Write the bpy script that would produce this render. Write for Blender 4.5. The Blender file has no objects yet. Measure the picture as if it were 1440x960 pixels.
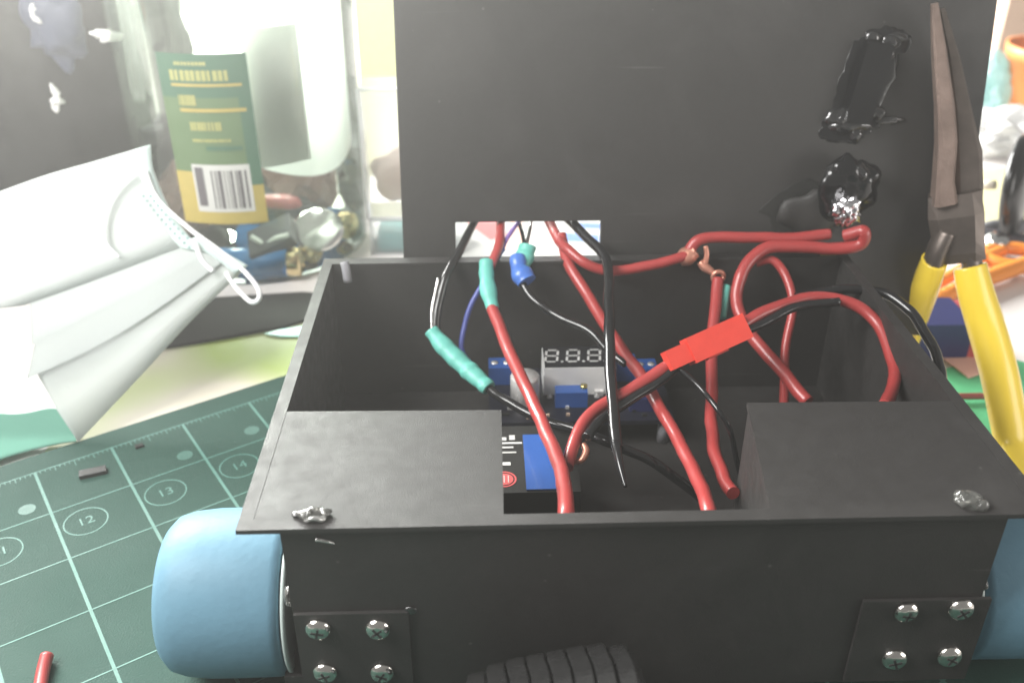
import bpy, bmesh, math, random
from mathutils import Vector, Matrix, noise
from math import sin, cos, pi, radians
random.seed(7)
S = 0.001                      # everything below is laid out in millimetres
scene = bpy.context.scene
C = scene.collection

# ------------------------------------------------------------------ camera
CAM = Vector((-35.38, -159.01, 201.6)); FPX = 1335.9
ROT = (1.0464, -0.0009, -0.0319)
cd = bpy.data.cameras.new('camera'); cam = bpy.data.objects.new('camera', cd); C.objects.link(cam)
cam.location = CAM * S; cam.rotation_euler = ROT
cd.sensor_fit = 'HORIZONTAL'; cd.sensor_width = 36; cd.lens = FPX / 1440 * 36
cd.clip_start = 0.01; cd.clip_end = 50
cd.dof.use_dof = True; cd.dof.focus_distance = 0.255; cd.dof.aperture_fstop = 14.0
scene.camera = cam

# ------------------------------------------------------------------ light
w = bpy.data.worlds.new('World'); scene.world = w; w.use_nodes = True
w.node_tree.nodes['Background'].inputs[0].default_value = (1.0, 0.98, 0.95, 1)
w.node_tree.nodes['Background'].inputs[1].default_value = 0.25
def area(name, loc, target, sx, sy, power, col):
    l = bpy.data.lights.new(name, 'AREA'); l.shape = 'RECTANGLE'; l.size = sx * S; l.size_y = sy * S
    l.energy = power; l.color = col
    o = bpy.data.objects.new(name, l); C.objects.link(o); o.location = Vector(loc) * S
    o.rotation_euler = (Vector(target) - Vector(loc)).to_track_quat('-Z', 'Y').to_euler()
area('window_light', (-620, 960, 500), (-100, 200, 60), 800, 560, 72.0, (1.0, 1.0, 0.97))
area('side_fill_light', (-360, -40, 430), (0, 150, 110), 300, 300, 6.0, (1.0, 0.99, 0.97))  # unseen fill added at the left to brighten the lid
area('right_fill_light', (430, -110, 150), (70, 10, 30), 240, 200, 1.0, (1.0, 0.97, 0.93))  # unseen low fill added from the right for the right wheel
HAZE, HAZE_G = 0.23, 0.72     # scattering per metre
vs = scene.view_settings
vs.view_transform = 'Standard'; vs.look = 'None'; vs.gamma = 1; vs.exposure = 0.0
scene.render.engine = 'CYCLES'

# ------------------------------------------------------------------ pixel -> place
RM = cam.rotation_euler.to_matrix()
def ray(u, v): return RM @ Vector(((u - 720) / FPX, -(v - 480) / FPX, -1))
def pz(u, v, z):
    d = ray(u, v); return CAM + d * ((z - CAM.z) / d.z)
def py(u, v, y):
    d = ray(u, v); return CAM + d * ((y - CAM.y) / d.y)

# ------------------------------------------------------------------ materials
def mat(name, col, rough=0.5, metal=0.0, spec=0.5, var=0.08, vs_=250, bump=0.0, bs=1500, coat=0.0, sheen=0.0, trans=0.0, sss=0.0, rvar=0.1):
    m = bpy.data.materials.new(name); m.use_nodes = True
    n = m.node_tree.nodes; L = m.node_tree.links; b = n['Principled BSDF']
    tc = n.new('ShaderNodeTexCoord')
    nz = n.new('ShaderNodeTexNoise'); nz.inputs['Scale'].default_value = vs_; nz.inputs['Detail'].default_value = 5
    L.new(tc.outputs['Object'], nz.inputs['Vector'])
    mx = n.new('ShaderNodeMix'); mx.data_type = 'RGBA'
    c = Vector(col)
    mx.inputs[6].default_value = (*(c * (1 - var)), 1); mx.inputs[7].default_value = (*[min(1, x) for x in c * (1 + var)], 1)
    L.new(nz.outputs['Fac'], mx.inputs[0]); L.new(mx.outputs[2], b.inputs['Base Color'])
    mr = n.new('ShaderNodeMapRange'); mr.inputs['From Min'].default_value = .3; mr.inputs['From Max'].default_value = .7
    mr.inputs['To Min'].default_value = max(0.02, rough - rvar / 2); mr.inputs['To Max'].default_value = min(1, rough + rvar / 2)
    nz2 = n.new('ShaderNodeTexNoise'); nz2.inputs['Scale'].default_value = vs_ * .35; nz2.inputs['Detail'].default_value = 6
    L.new(tc.outputs['Object'], nz2.inputs['Vector']); L.new(nz2.outputs['Fac'], mr.inputs['Value']); L.new(mr.outputs[0], b.inputs['Roughness'])
    b.inputs['Metallic'].default_value = metal; b.inputs['Specular IOR Level'].default_value = spec
    b.inputs['Coat Weight'].default_value = coat; b.inputs['Sheen Weight'].default_value = sheen
    b.inputs['Transmission Weight'].default_value = trans
    if sss:
        b.inputs['Subsurface Weight'].default_value = sss; b.inputs['Subsurface Radius'].default_value = (.004, .004, .004); b.inputs['Subsurface Scale'].default_value = 1
    if bump:
        bz = n.new('ShaderNodeTexNoise'); bz.inputs['Scale'].default_value = bs; bz.inputs['Detail'].default_value = 4
        L.new(tc.outputs['Object'], bz.inputs['Vector'])
        bp = n.new('ShaderNodeBump'); bp.inputs['Strength'].default_value = bump; bp.inputs['Distance'].default_value = .0004
        L.new(bz.outputs['Fac'], bp.inputs['Height']); L.new(bp.outputs[0], b.inputs['Normal'])
    return m
def clear(name, tint, gloss=.12, rough=.05, haze=0.0, hcol=(.9, .9, .9)):
    m = bpy.data.materials.new(name); m.use_nodes = True
    n = m.node_tree.nodes; L = m.node_tree.links; n.clear()
    out = n.new('ShaderNodeOutputMaterial'); t = n.new('ShaderNodeBsdfTransparent'); t.inputs[0].default_value = (*tint, 1)
    g = n.new('ShaderNodeBsdfGlossy'); g.inputs['Roughness'].default_value = rough
    fr = n.new('ShaderNodeFresnel'); fr.inputs[0].default_value = 1.35
    ad = n.new('ShaderNodeMath'); ad.operation = 'ADD'; ad.use_clamp = True; ad.inputs[1].default_value = gloss * .3
    L.new(fr.outputs[0], ad.inputs[0])
    mx = n.new('ShaderNodeMixShader'); L.new(ad.outputs[0], mx.inputs[0]); L.new(t.outputs[0], mx.inputs[1]); L.new(g.outputs[0], mx.inputs[2])
    last = mx
    if haze:
        d = n.new('ShaderNodeBsdfDiffuse'); d.inputs[0].default_value = (*hcol, 1)
        tl = n.new('ShaderNodeBsdfTranslucent'); tl.inputs[0].default_value = (*hcol, 1)
        m1 = n.new('ShaderNodeMixShader'); m1.inputs[0].default_value = .5; L.new(d.outputs[0], m1.inputs[1]); L.new(tl.outputs[0], m1.inputs[2])
        m2 = n.new('ShaderNodeMixShader'); m2.inputs[0].default_value = haze; L.new(mx.outputs[0], m2.inputs[1]); L.new(m1.outputs[0], m2.inputs[2]); last = m2
    L.new(last.outputs[0], out.inputs[0])
    return m
def cloth(name, col, transl=.35):
    m = bpy.data.materials.new(name); m.use_nodes = True
    n = m.node_tree.nodes; L = m.node_tree.links; n.clear()
    out = n.new('ShaderNodeOutputMaterial'); d = n.new('ShaderNodeBsdfDiffuse'); d.inputs[0].default_value = (*col, 1)
    t = n.new('ShaderNodeBsdfTranslucent'); t.inputs[0].default_value = (*col, 1)
    tc = n.new('ShaderNodeTexCoord'); nz = n.new('ShaderNodeTexNoise'); nz.inputs['Scale'].default_value = 900
    bp = n.new('ShaderNodeBump'); bp.inputs['Strength'].default_value = .25; bp.inputs['Distance'].default_value = .0003
    L.new(tc.outputs['Object'], nz.inputs[0]); L.new(nz.outputs['Fac'], bp.inputs['Height']); L.new(bp.outputs[0], d.inputs['Normal'])
    mx = n.new('ShaderNodeMixShader'); mx.inputs[0].default_value = transl
    L.new(d.outputs[0], mx.inputs[1]); L.new(t.outputs[0], mx.inputs[2]); L.new(mx.outputs[0], out.inputs[0])
    return m

M = dict(
 black=mat('black_plastic', (.031, .0295, .0285), .5, spec=.42, var=.10, vs_=700, bump=.28, bs=4200, rvar=.16),
 bracket=mat('black_bracket', (.022, .022, .021), .45, spec=.3, var=.2, bump=.2),
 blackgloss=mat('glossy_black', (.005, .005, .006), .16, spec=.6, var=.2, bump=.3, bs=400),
 blackwire=mat('black_insulation', (.010, .010, .011), .15, spec=.6, var=.1),
 redwire=mat('red_insulation', (.34, .042, .040), .38, spec=.5, var=.08, coat=.2),
 redconn=mat('red_connector_plastic', (.72, .06, .04), .40, var=.1, bump=.2, bs=900),
 teal=mat('teal_heat_shrink', (.12, .44, .37), .45, var=.10, vs_=400, bump=.3, bs=500),
 bluetape=mat('blue_tape', (.06, .16, .50), .30, var=.15, bump=.2, bs=500),
 bluewire=mat('blue_insulation', (.06, .08, .30), .35),
 violet=mat('violet_insulation', (.22, .14, .40), .35),
 bare=mat('tinned_wire', (.75, .74, .72), .2, metal=1),
 copper=mat('tinned_copper', (.62, .28, .20), .35, metal=.6),
 bluewheel=mat('light_blue_wheel', (.125, .245, .325), .52, spec=.22, var=.14, vs_=90, bump=.25, bs=500),
 hub=mat('pale_hub', (.45, .52, .50), .35),
 rubber=mat('black_rubber', (.026, .026, .026), .26, spec=.5, var=.3, vs_=500, bump=.3, coat=.5),
 chrome=mat('screw_steel', (.72, .70, .66), .16, metal=1, var=.08, bump=.2, bs=700),
 slotdark=mat('recess_dark', (.03, .03, .03), .5),
 glue=mat('hot_glue', (.30, .30, .28), .08, spec=.7, trans=.75, var=.2, bump=.5, bs=300),
 glintglue=mat('glint_glue', (.55, .55, .53), .06, metal=.7, var=.5, vs_=700, bump=.8, bs=700),
 blackglue=mat('glue_over_black', (.012, .012, .013), .07, spec=.9, var=.3, bump=1.0, bs=420, coat=.6),
 foil=mat('crumpled_foil', (.78, .77, .80), .12, metal=1, bump=1.0, bs=350),
 brass=mat('brass_terminal', (.65, .55, .22), .3, metal=1),
 pcb=mat('dark_circuit_board', (.012, .013, .022), .35, var=.3),
 dispface=mat('display_face', (.022, .022, .026), .2, var=.1),
 dispbody=mat('white_display_body', (.80, .80, .78), .45),
 seg=mat('unlit_segment', (.60, .60, .58), .5),
 bluepart=mat('blue_component', (.03, .10, .34), .35, var=.1, coat=.2),
 navy=mat('navy_plastic', (.02, .025, .10), .35),
 alu=mat('capacitor_aluminium', (.74, .73, .71), .28, metal=.35, var=.05),
 mat_green=mat('cutting_mat_green', (.027, .068, .054), .6, spec=.15, var=.10, vs_=90, bump=.5, bs=1800),
 mat_line=mat('cutting_mat_print', (.075, .195, .16), .55, var=.15, vs_=300),
 mat_dot=mat('cutting_mat_dot', (.05, .135, .108), .55, var=.15, vs_=300),
 table=mat('pale_table', (.72, .68, .66), .45, spec=.4, var=.04, vs_=20),
 paper_g=mat('yellow_green_sheet', (.46, .52, .20), .6, var=.10, vs_=12),
 paper_w=cloth('white_paper', (.85, .85, .84), .25),
 greycard=mat('grey_card', (.74, .74, .72), .7, var=.04),
 glowpaper=cloth('thin_white_paper', (.93, .93, .93), .8),
 cream=mat('cream_sheet', (.66, .63, .52), .6, var=.06, vs_=15),
 charcoal=mat('charcoal_sheet', (.028, .027, .027), .75, spec=.2, var=.25, vs_=60, bump=.4, bs=300),
 greenp=mat('bright_green_print', (.10, .42, .20), .5),
 pinkp=mat('pink_print', (.72, .42, .34), .6),
 mask=cloth('mask_fabric', (.74, .77, .76), .6),
 maskin=cloth('mask_edge_fabric', (.62, .72, .69), .25),
 maskgreen=cloth('mask_green_side', (.15, .33, .26), .2),
 loop=mat('mask_elastic', (.86, .87, .87), .7, var=.03, bump=.5, bs=1500),
 dot=mat('mask_weld', (.30, .42, .42), .6),
 jar=clear('clear_green_plastic', (.86, .93, .86), .10, .04, .03, (.75, .9, .75)),
 clearp=clear('clear_plastic', (.93, .94, .95), .10, .05, .26),
 clearedge=clear('clear_plastic_edge', (.9, .92, .92), .2, .1, .55),
 lab_g=mat('green_label', (.085, .15, .06), .5, var=.12, vs_=60),
 lab_dg=mat('dark_green_label', (.035, .115, .065), .5, var=.1, vs_=60),
 lab_y=mat('yellow_label', (.40, .31, .07), .5, var=.1),
 lab_t=mat('pale_yellow_print', (.34, .34, .11), .5, var=.1),
 lab_w=mat('white_label', (.52, .52, .50), .5, var=.03),
 bars=mat('barcode_ink', (.10, .09, .10), .5),
 batblue=mat('battery_blue', (.03, .20, .52), .25, coat=.3),
 batgold=mat('battery_brass', (.75, .62, .35), .25, metal=1),
 silver=mat('coin_cell_steel', (.85, .85, .83), .18, metal=1),
 brown=mat('brown_scrap', (.20, .11, .09), .5, var=.4, vs_=120),
 darkscrap=mat('dark_scrap', (.05, .05, .06), .4, var=.4, vs_=120),
 redscrap=mat('red_scrap', (.45, .08, .08), .4, var=.2),
 yellow=mat('yellow_grip', (.85, .62, .055), .34, spec=.5, var=.06, vs_=80, coat=.25),
 litsteel=mat('plier_lit_steel', (.27, .20, .17), .38, metal=.45, var=.5, vs_=160, bump=.6, bs=800),  # lit side of the nose is put into this colour
 darksteel=mat('plier_joint_steel', (.145, .122, .108), .4, metal=.7, var=.3, vs_=200),
 orange=mat('orange_plastic', (.80, .27, .04), .35, var=.05),
 terracotta=mat('orange_pot', (.76, .24, .06), .45, var=.06),
 soil=mat('pot_inside', (.10, .06, .05), .8, var=.4, vs_=200),
 bag=mat('black_bag', (.010, .010, .010), .7, spec=.12, var=.3, vs_=60, bump=.6, bs=90),
 bluecloth=mat('blue_cap', (.03, .04, .075), .6),
 tealp=mat('teal_plastic', (.16, .52, .52), .35),
 tan=mat('tan_card', (.60, .44, .33), .6),
 yellowpk=mat('yellow_packet', (.80, .76, .42), .45),
 redprint=mat('red_print', (.60, .10, .10), .5),
 blueprint=mat('blue_print', (.10, .20, .50), .5),
 greyp=mat('grey_plastic', (.28, .28, .30), .4),
 darkred=mat('dark_red_stick', (.22, .05, .04), .4),
)

def wear(m):
    n = m.node_tree.nodes; L = m.node_tree.links; b = n['Principled BSDF']; src = b.inputs['Base Color'].links[0].from_socket
    tc = n.new('ShaderNodeTexCoord')
    vo = n.new('ShaderNodeTexVoronoi'); vo.inputs['Scale'].default_value = 85; vo.inputs['Randomness'].default_value = 1; L.new(tc.outputs['Object'], vo.inputs['Vector'])
    rp = n.new('ShaderNodeMapRange'); rp.inputs['From Min'].default_value = .02; rp.inputs['From Max'].default_value = .05; rp.inputs['To Min'].default_value = .20; rp.inputs['To Max'].default_value = 0
    L.new(vo.outputs['Distance'], rp.inputs['Value'])
    mp = n.new('ShaderNodeMapping'); mp.inputs['Scale'].default_value = (18, 420, 420); mp.inputs['Rotation'].default_value = (.3, .5, .4); L.new(tc.outputs['Object'], mp.inputs[0])
    nz = n.new('ShaderNodeTexNoise'); nz.inputs['Scale'].default_value = 1; nz.inputs['Detail'].default_value = 3; L.new(mp.outputs[0], nz.inputs['Vector'])
    r2 = n.new('ShaderNodeMapRange'); r2.inputs['From Min'].default_value = .70; r2.inputs['From Max'].default_value = .80; r2.inputs['To Max'].default_value = .16; L.new(nz.outputs['Fac'], r2.inputs['Value'])
    sm = n.new('ShaderNodeTexNoise'); sm.inputs['Scale'].default_value = 22; sm.inputs['Detail'].default_value = 6; sm.inputs['Distortion'].default_value = 1.5; L.new(tc.outputs['Object'], sm.inputs['Vector'])
    r3 = n.new('ShaderNodeMapRange'); r3.inputs['From Min'].default_value = .5; r3.inputs['From Max'].default_value = .75; r3.inputs['To Max'].default_value = .04; L.new(sm.outputs['Fac'], r3.inputs['Value'])
    a1 = n.new('ShaderNodeMath'); a1.operation = 'ADD'; L.new(rp.outputs[0], a1.inputs[0]); L.new(r2.outputs[0], a1.inputs[1])
    a2 = n.new('ShaderNodeMath'); a2.operation = 'ADD'; a2.use_clamp = True; L.new(a1.outputs[0], a2.inputs[0]); L.new(r3.outputs[0], a2.inputs[1])
    mx = n.new('ShaderNodeMix'); mx.data_type = 'RGBA'; mx.inputs[7].default_value = (.30, .29, .28, 1)
    L.new(a2.outputs[0], mx.inputs[0]); L.new(src, mx.inputs[6]); L.new(mx.outputs[2], b.inputs['Base Color'])
wear(M['black'])
# ------------------------------------------------------------------ object helpers
def tag(o, label, cat, group=None, kind=None):
    if label: o['label'] = label
    if cat: o['category'] = cat
    if group: o['group'] = group
    if kind: o['kind'] = kind
    return o
def thing(name, label, cat, loc=(0, 0, 0), group=None):
    o = bpy.data.objects.new(name, None); C.objects.link(o); o.location = Vector(loc) * S; o.empty_display_size = .01
    return tag(o, label, cat, group)
def base(o):
    v = Vector((0, 0, 0))
    while o is not None: v += o.location; o = o.parent
    return v
def obj(name, bm, m, parent=None, smooth=False, loc=None, rot=None, bevel=0, bseg=2, origin=None):
    """bm in world millimetres (or local when loc is given)."""
    if isinstance(bm, bpy.types.Mesh): me = bm
    else:
        if bevel:
            es = [e for e in bm.edges if len(e.link_faces) == 2 and e.calc_face_angle(0) > .5]
            bmesh.ops.bevel(bm, geom=es, offset=bevel, segments=bseg, affect='EDGES', profile=.5)
        bmesh.ops.recalc_face_normals(bm, faces=bm.faces)
        me = bpy.data.meshes.new(name); bm.to_mesh(me); bm.free()
        ms = m if isinstance(m, (list, tuple)) else [m]
        for k in ms: me.materials.append(M[k] if isinstance(k, str) else k)
        if smooth: me.shade_smooth() if smooth is True else None
        me.transform(Matrix.Scale(S, 4))
        if loc is None:
            off = base(parent) if parent is not None else Vector((0, 0, 0))
            if parent is None:
                if origin is None:
                    xs = [v.co for v in me.vertices]
                    origin_ = Vector(((min(c.x for c in xs) + max(c.x for c in xs)) / 2, (min(c.y for c in xs) + max(c.y for c in xs)) / 2, min(c.z for c in xs)))
                else: origin_ = Vector(origin) * S
                off = origin_
            me.transform(Matrix.Translation(-off))
    o = bpy.data.objects.new(name, me); C.objects.link(o); o.parent = parent
    if loc is not None: o.location = Vector(loc) * S - (base(parent) if parent is not None else Vector((0, 0, 0)))
    elif parent is None: o.location = off
    if rot: o.rotation_euler = rot
    return o
def nb(): return bmesh.new()
def box(bm, x0, x1, y0, y1, z0, z1, mi=0):
    v = [bm.verts.new((x, y, z)) for z in (z0, z1) for y in (y0, y1) for x in (x0, x1)]
    for f in ((0, 1, 3, 2), (4, 6, 7, 5), (0, 4, 5, 1), (2, 3, 7, 6), (0, 2, 6, 4), (1, 5, 7, 3)):
        bm.faces.new([v[i] for i in f]).material_index = mi
    return v
def B(*a):
    bm = nb(); box(bm, *a); return bm
def obox(bm, c, ax, ay, az, hx, hy, hz, mi=0):
    c = Vector(c); v = []
    for k in (-1, 1):
        for j in (-1, 1):
            for i in (-1, 1): v.append(bm.verts.new(c + ax * (hx * i) + ay * (hy * j) + az * (hz * k)))
    for f in ((0, 1, 3, 2), (4, 6, 7, 5), (0, 4, 5, 1), (2, 3, 7, 6), (0, 2, 6, 4), (1, 5, 7, 3)):
        bm.faces.new([v[i] for i in f]).material_index = mi
def cr(pts, n=8):
    """Catmull-Rom through tuples of any length."""
    out = []
    P = [pts[0]] + list(pts) + [pts[-1]]
    for i in range(1, len(P) - 2):
        a, b, c, d = P[i - 1], P[i], P[i + 1], P[i + 2]
        for k in range(n):
            t = k / n
            out.append(tuple(.5 * (2 * b[q] + (c[q] - a[q]) * t + (2 * a[q] - 5 * b[q] + 4 * c[q] - d[q]) * t * t + (3 * b[q] - a[q] - 3 * c[q] + d[q]) * t ** 3) for q in range(len(b))))
    out.append(tuple(P[-2])); return out
TUBE_SEED = [0]
def tube(bm, pts, r, seg=10, n=8, cap=True, mi=0, flat=1.0, jit=0.0, wob=0.0):
    """pts: Vectors; r: number or list of numbers per point."""
    rr = r if isinstance(r, (list, tuple)) else [r] * len(pts)
    Q = cr([(p[0], p[1], p[2], q) for p, q in zip(pts, rr)], n) if n > 1 else [(p[0], p[1], p[2], q) for p, q in zip(pts, rr)]
    P = [Vector(q[:3]) for q in Q]; R = [q[3] for q in Q]; TUBE_SEED[0] += 1; sd_ = TUBE_SEED[0] * 3.7
    if jit: R = [x * (1 + jit * noise.noise(Vector((p.x * .35, p.y * .35, p.z * .35 + sd_)))) for x, p in zip(R, P)]
    if wob: P = [p + Vector((noise.noise(p * .09 + Vector((sd_, 0, 0))), noise.noise(p * .09 + Vector((0, sd_, 0))), noise.noise(p * .09 + Vector((0, 0, sd_))))) * wob for p in P]
    t0 = (P[1] - P[0]).normalized(); up = Vector((0, 0, 1)) if abs(t0.z) < .9 else Vector((1, 0, 0))
    a = t0.cross(up).normalized(); rings = []
    for i, p in enumerate(P):
        t = (P[min(i + 1, len(P) - 1)] - P[max(i - 1, 0)]).normalized()
        a = (a - t * a.dot(t)).normalized(); b = t.cross(a)
        rings.append([bm.verts.new(p + (a * cos(2 * pi * k / seg) + b * sin(2 * pi * k / seg) * flat) * R[i]) for k in range(seg)])
    for i in range(len(rings) - 1):
        for k in range(seg):
            f = bm.faces.new((rings[i][k], rings[i][(k + 1) % seg], rings[i + 1][(k + 1) % seg], rings[i + 1][k])); f.material_index = mi; f.smooth = True
    if cap:
        bm.faces.new(rings[0][::-1]).material_index = mi; bm.faces.new(rings[-1]).material_index = mi
def lathe(bm, prof, o, ax, seg=32, a0=0, a1=2 * pi, mi=0, smooth=True):
    """prof: list of (radius, height along ax)."""
    ax = Vector(ax).normalized(); o = Vector(o)
    u = ax.orthogonal().normalized(); v = ax.cross(u)
    full = abs(a1 - a0 - 2 * pi) < 1e-6; n = seg if full else seg + 1
    R = [[bm.verts.new(o + ax * h + (u * cos(a0 + (a1 - a0) * k / seg) + v * sin(a0 + (a1 - a0) * k / seg)) * max(r, .001)) for k in range(n)] for r, h in prof]
    for i in range(len(R) - 1):
        for k in range(seg):
            k2 = (k + 1) % n
            f = bm.faces.new((R[i][k], R[i][k2], R[i + 1][k2], R[i + 1][k])); f.material_index = mi; f.smooth = smooth
def blob(bm, c, rx, ry, rz, amp=.2, fr=.3, sub=3, seed=0, mi=0):
    r = bmesh.ops.create_icosphere(bm, subdivisions=sub, radius=1)
    c = Vector(c)
    for v in r['verts']:
        p = v.co.normalized(); q = Vector((p.x * rx, p.y * ry, p.z * rz))
        d = 1 + amp * noise.noise(q * fr + Vector((seed * 7.3, seed * 3.1, seed)))+ amp * .5 * noise.noise(q * fr * 2.3 + Vector((seed, 0, seed * 2)))
        v.co = c + q * d
    for f in bm.faces:
        if all(v in set() for v in ()): pass
    for v in r['verts']:
        for f in v.link_faces: f.smooth = True; f.material_index = mi
def prism(bm, V2, F, th, fn, mi=0):
    """2-D cells -> solid sheet; fn(a,b,h) gives a point; th along h."""
    bot = [bm.verts.new(fn(a, b, 0)) for a, b in V2]; top = [bm.verts.new(fn(a, b, th)) for a, b in V2]
    cnt = {}
    for f in F:
        bm.faces.new([top[i] for i in f]); bm.faces.new([bot[i] for i in f][::-1])
        for i in range(len(f)):
            e = (f[i], f[(i + 1) % len(f)])
            if (e[1], e[0]) in cnt: del cnt[(e[1], e[0])]
            else: cnt[e] = 1
    for a, b in cnt: bm.faces.new((bot[a], bot[b], top[b], top[a]))
    for v in bot + top:
        if not v.link_faces: bm.verts.remove(v)
def cells(xs, ys, keep):
    V = [(x, y) for y in ys for x in xs]; n = len(xs)
    return V, [(j * n + i, j * n + i + 1, (j + 1) * n + i + 1, (j + 1) * n + i) for j in range(len(ys) - 1) for i in range(n - 1) if keep(i, j)]
def text_mesh(s, size):
    cu = bpy.data.curves.new('t', 'FONT'); cu.body = s; cu.size = size * S; cu.align_x = 'CENTER'; cu.align_y = 'CENTER'
    o = bpy.data.objects.new('t', cu); C.objects.link(o); bpy.context.view_layer.update()
    me = bpy.data.meshes.new_from_object(o.evaluated_get(bpy.context.evaluated_depsgraph_get()))
    bpy.data.objects.remove(o); bpy.data.curves.remove(cu); return me

# ================================================================== SETTING
TZ = -2.2
o = obj('table', B(-900, 1100, -500, 900, TZ - 25, TZ), 'table', origin=(0, 0, TZ)); tag(o, 'pale off-white table top under the whole workbench clutter', 'table', kind='structure')

wn = thing('window', 'bright overexposed window behind the far end of the table', 'window', (-230, 1300, 60))
def emit(name, col, st):
    m = bpy.data.materials.new(name); m.use_nodes = True; n = m.node_tree.nodes; n.clear(); o_ = n.new('ShaderNodeOutputMaterial'); e_ = n.new('ShaderNodeEmission')
    e_.inputs[0].default_value = (*col, 1); e_.inputs[1].default_value = st; m.node_tree.links.new(e_.outputs[0], o_.inputs[0]); return m
M['daylight'] = emit('daylight_pane', (.97, 1, .99), 5.0)
for x in (-560, -170):
    obj('pane', B(x, x + 370, 1300, 1304, -60, 700), 'daylight', wn)
for x0_, x1_, z0_, z1_ in ((-580, -562, -80, 720), (-188, -172, -80, 720), (202, 220, -80, 720), (-562, 202, -80, -62), (-562, 202, 702, 720)):
    obj('window_frame', B(x0_, x1_, 1295, 1320, z0_, z1_), 'lab_w', wn, bevel=2)

# ---- cutting mat: inch grid, turned 32.6 degrees
G0 = pz(98, 785, 0); GA = radians(32.7); ei = Vector((cos(GA), sin(GA), 0)); ej = Vector((-sin(GA), cos(GA), 0)); IN = 25.4
def g(i, j, z=0.0): return G0 + ei * (i * IN) + ej * (j * IN) + Vector((0, 0, z))
mt = thing('cutting_mat', 'dark green self-healing cutting mat with pale grid lines under the black box', 'cutting mat', g(0, 0, TZ))
bm = nb(); v = [g(-9, -16, TZ + .05), g(9.4, -16, TZ + .05), g(9.4, 2.42, TZ + .05), g(-9, 2.42, TZ + .05)]
lo = [bm.verts.new(p) for p in v]; hi = [bm.verts.new(p + Vector((0, 0, 2.15))) for p in v]
bm.faces.new(hi); bm.faces.new(lo[::-1])
for k in range(4): bm.faces.new((lo[k], lo[(k + 1) % 4], hi[(k + 1) % 4], hi[k]))
obj('mat_sheet', bm, 'mat_green', mt)
def strip(bm, a, b, wd):
    d = (b - a).normalized(); n_ = Vector((-d.y, d.x, 0)) * (wd / 2)
    bm.faces.new([bm.verts.new(p + Vector((0, 0, .06))) for p in (a - n_, b - n_, b + n_, a + n_)])
def flat_up(o): return o
for i in range(-8, 10):
    bm = nb(); strip(bm, g(i, -15.6), g(i, 2), .95); obj('grid_line', bm, 'mat_line', mt)
for j in range(-15, 3):
    bm = nb(); strip(bm, g(-8.6, j, .02), g(9, j, .02), .5); obj('grid_line', bm, 'mat_line', mt)
bm = nb()
for k in range(-16 * 6, 16 * 9):
    L_ = 3.6 if k % 8 == 0 else (2.6 if k % 4 == 0 else 1.6)
    if k % 16: strip(bm, g(k / 16, 2, .03), g(k / 16, 2 - L_ / IN, .03), .28)
o = obj('ruler_ticks', bm, 'mat_line', mt); o['kind'] = 'stuff'
for k, num in enumerate(('10', '11', '12', '13', '14', '15', '16')):
    c = pz(233, 692, 0) + ei * (IN * (k - 3)); c.z = 0
    bm = nb()
    for q in range(40):
        a0, a1 = 2 * pi * q / 40, 2 * pi * (q + 1) / 40
        strip(bm, c + (ei * cos(a0) + ej * sin(a0)) * 6.6, c + (ei * cos(a1) + ej * sin(a1)) * 6.6, .45)
    obj('number_ring', bm, 'mat_line', mt)
    me = text_mesh(num, 5.4); me.materials.append(M['mat_line'])
    obj('printed_number', me, None, mt, loc=c + Vector((0, 0, .07)), rot=(0, 0, GA))
for k, num in enumerate(('7', '8', '9', '6')):
    c = pz(*[(38, 716), (148, 676), (260, 640), (354, 605)][k], 0)
    bm = nb()
    for q in range(20):
        a0, a1 = 2 * pi * q / 20, 2 * pi * (q + 1) / 20
        bm.faces.new([bm.verts.new(p + Vector((0, 0, .05))) for p in (c, c + (ei * cos(a0) + ej * sin(a0)) * 2.7, c + (ei * cos(a1) + ej * sin(a1)) * 2.7)])
    if k in (0, 2, 3): obj('number_dot', bm, 'mat_dot', mt)
    else: bm.free()

# ================================================================== ROBOT BOX
RZ = 63.5
rob = thing('robot_car', 'open black plastic robot car box with raised lid and light blue wheels', 'robot car', (0, 60, 0))
T = 3.0
# rim: a ring of sheet plastic
xs = [-90, -86.8, 86.8, 90]; ys = [0, 3.6, 133.6, 138]
V2, F = cells(xs, ys, lambda i, j: not (i == 1 and j == 1))
bm = nb(); prism(bm, V2, F, 1.2, lambda a, b, h: Vector((a, b, RZ - 1.2 + h)))
obj('rim', bm, 'black', rob, bevel=.3)
obj('front_wall', B(-81, 81, 1.6, 5.0, 9, RZ - 1.25), 'black', rob, bevel=.4)
obj('back_wall', B(-89, 89, 133.8, 137, 9, RZ - 1.25), 'black', rob, bevel=.3)
for s in (-1, 1):
    bm = nb(); box(bm, min(s * 86.9, s * 89.4), max(s * 86.9, s * 89.4), 46, 133.7, 9, RZ - 1.25); obj('side_wall', bm, 'black', rob, bevel=.3)
    bm = nb(); box(bm, min(s * 78, s * 80.8), max(s * 78, s * 80.8), 5.1, 46, 9, RZ - 1.25); obj('side_wall', bm, 'black', rob, bevel=.3)
obj('floor', B(-86.5, 86.5, 5.2, 133.6, 9.2, 11.5), 'black', rob)
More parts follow.
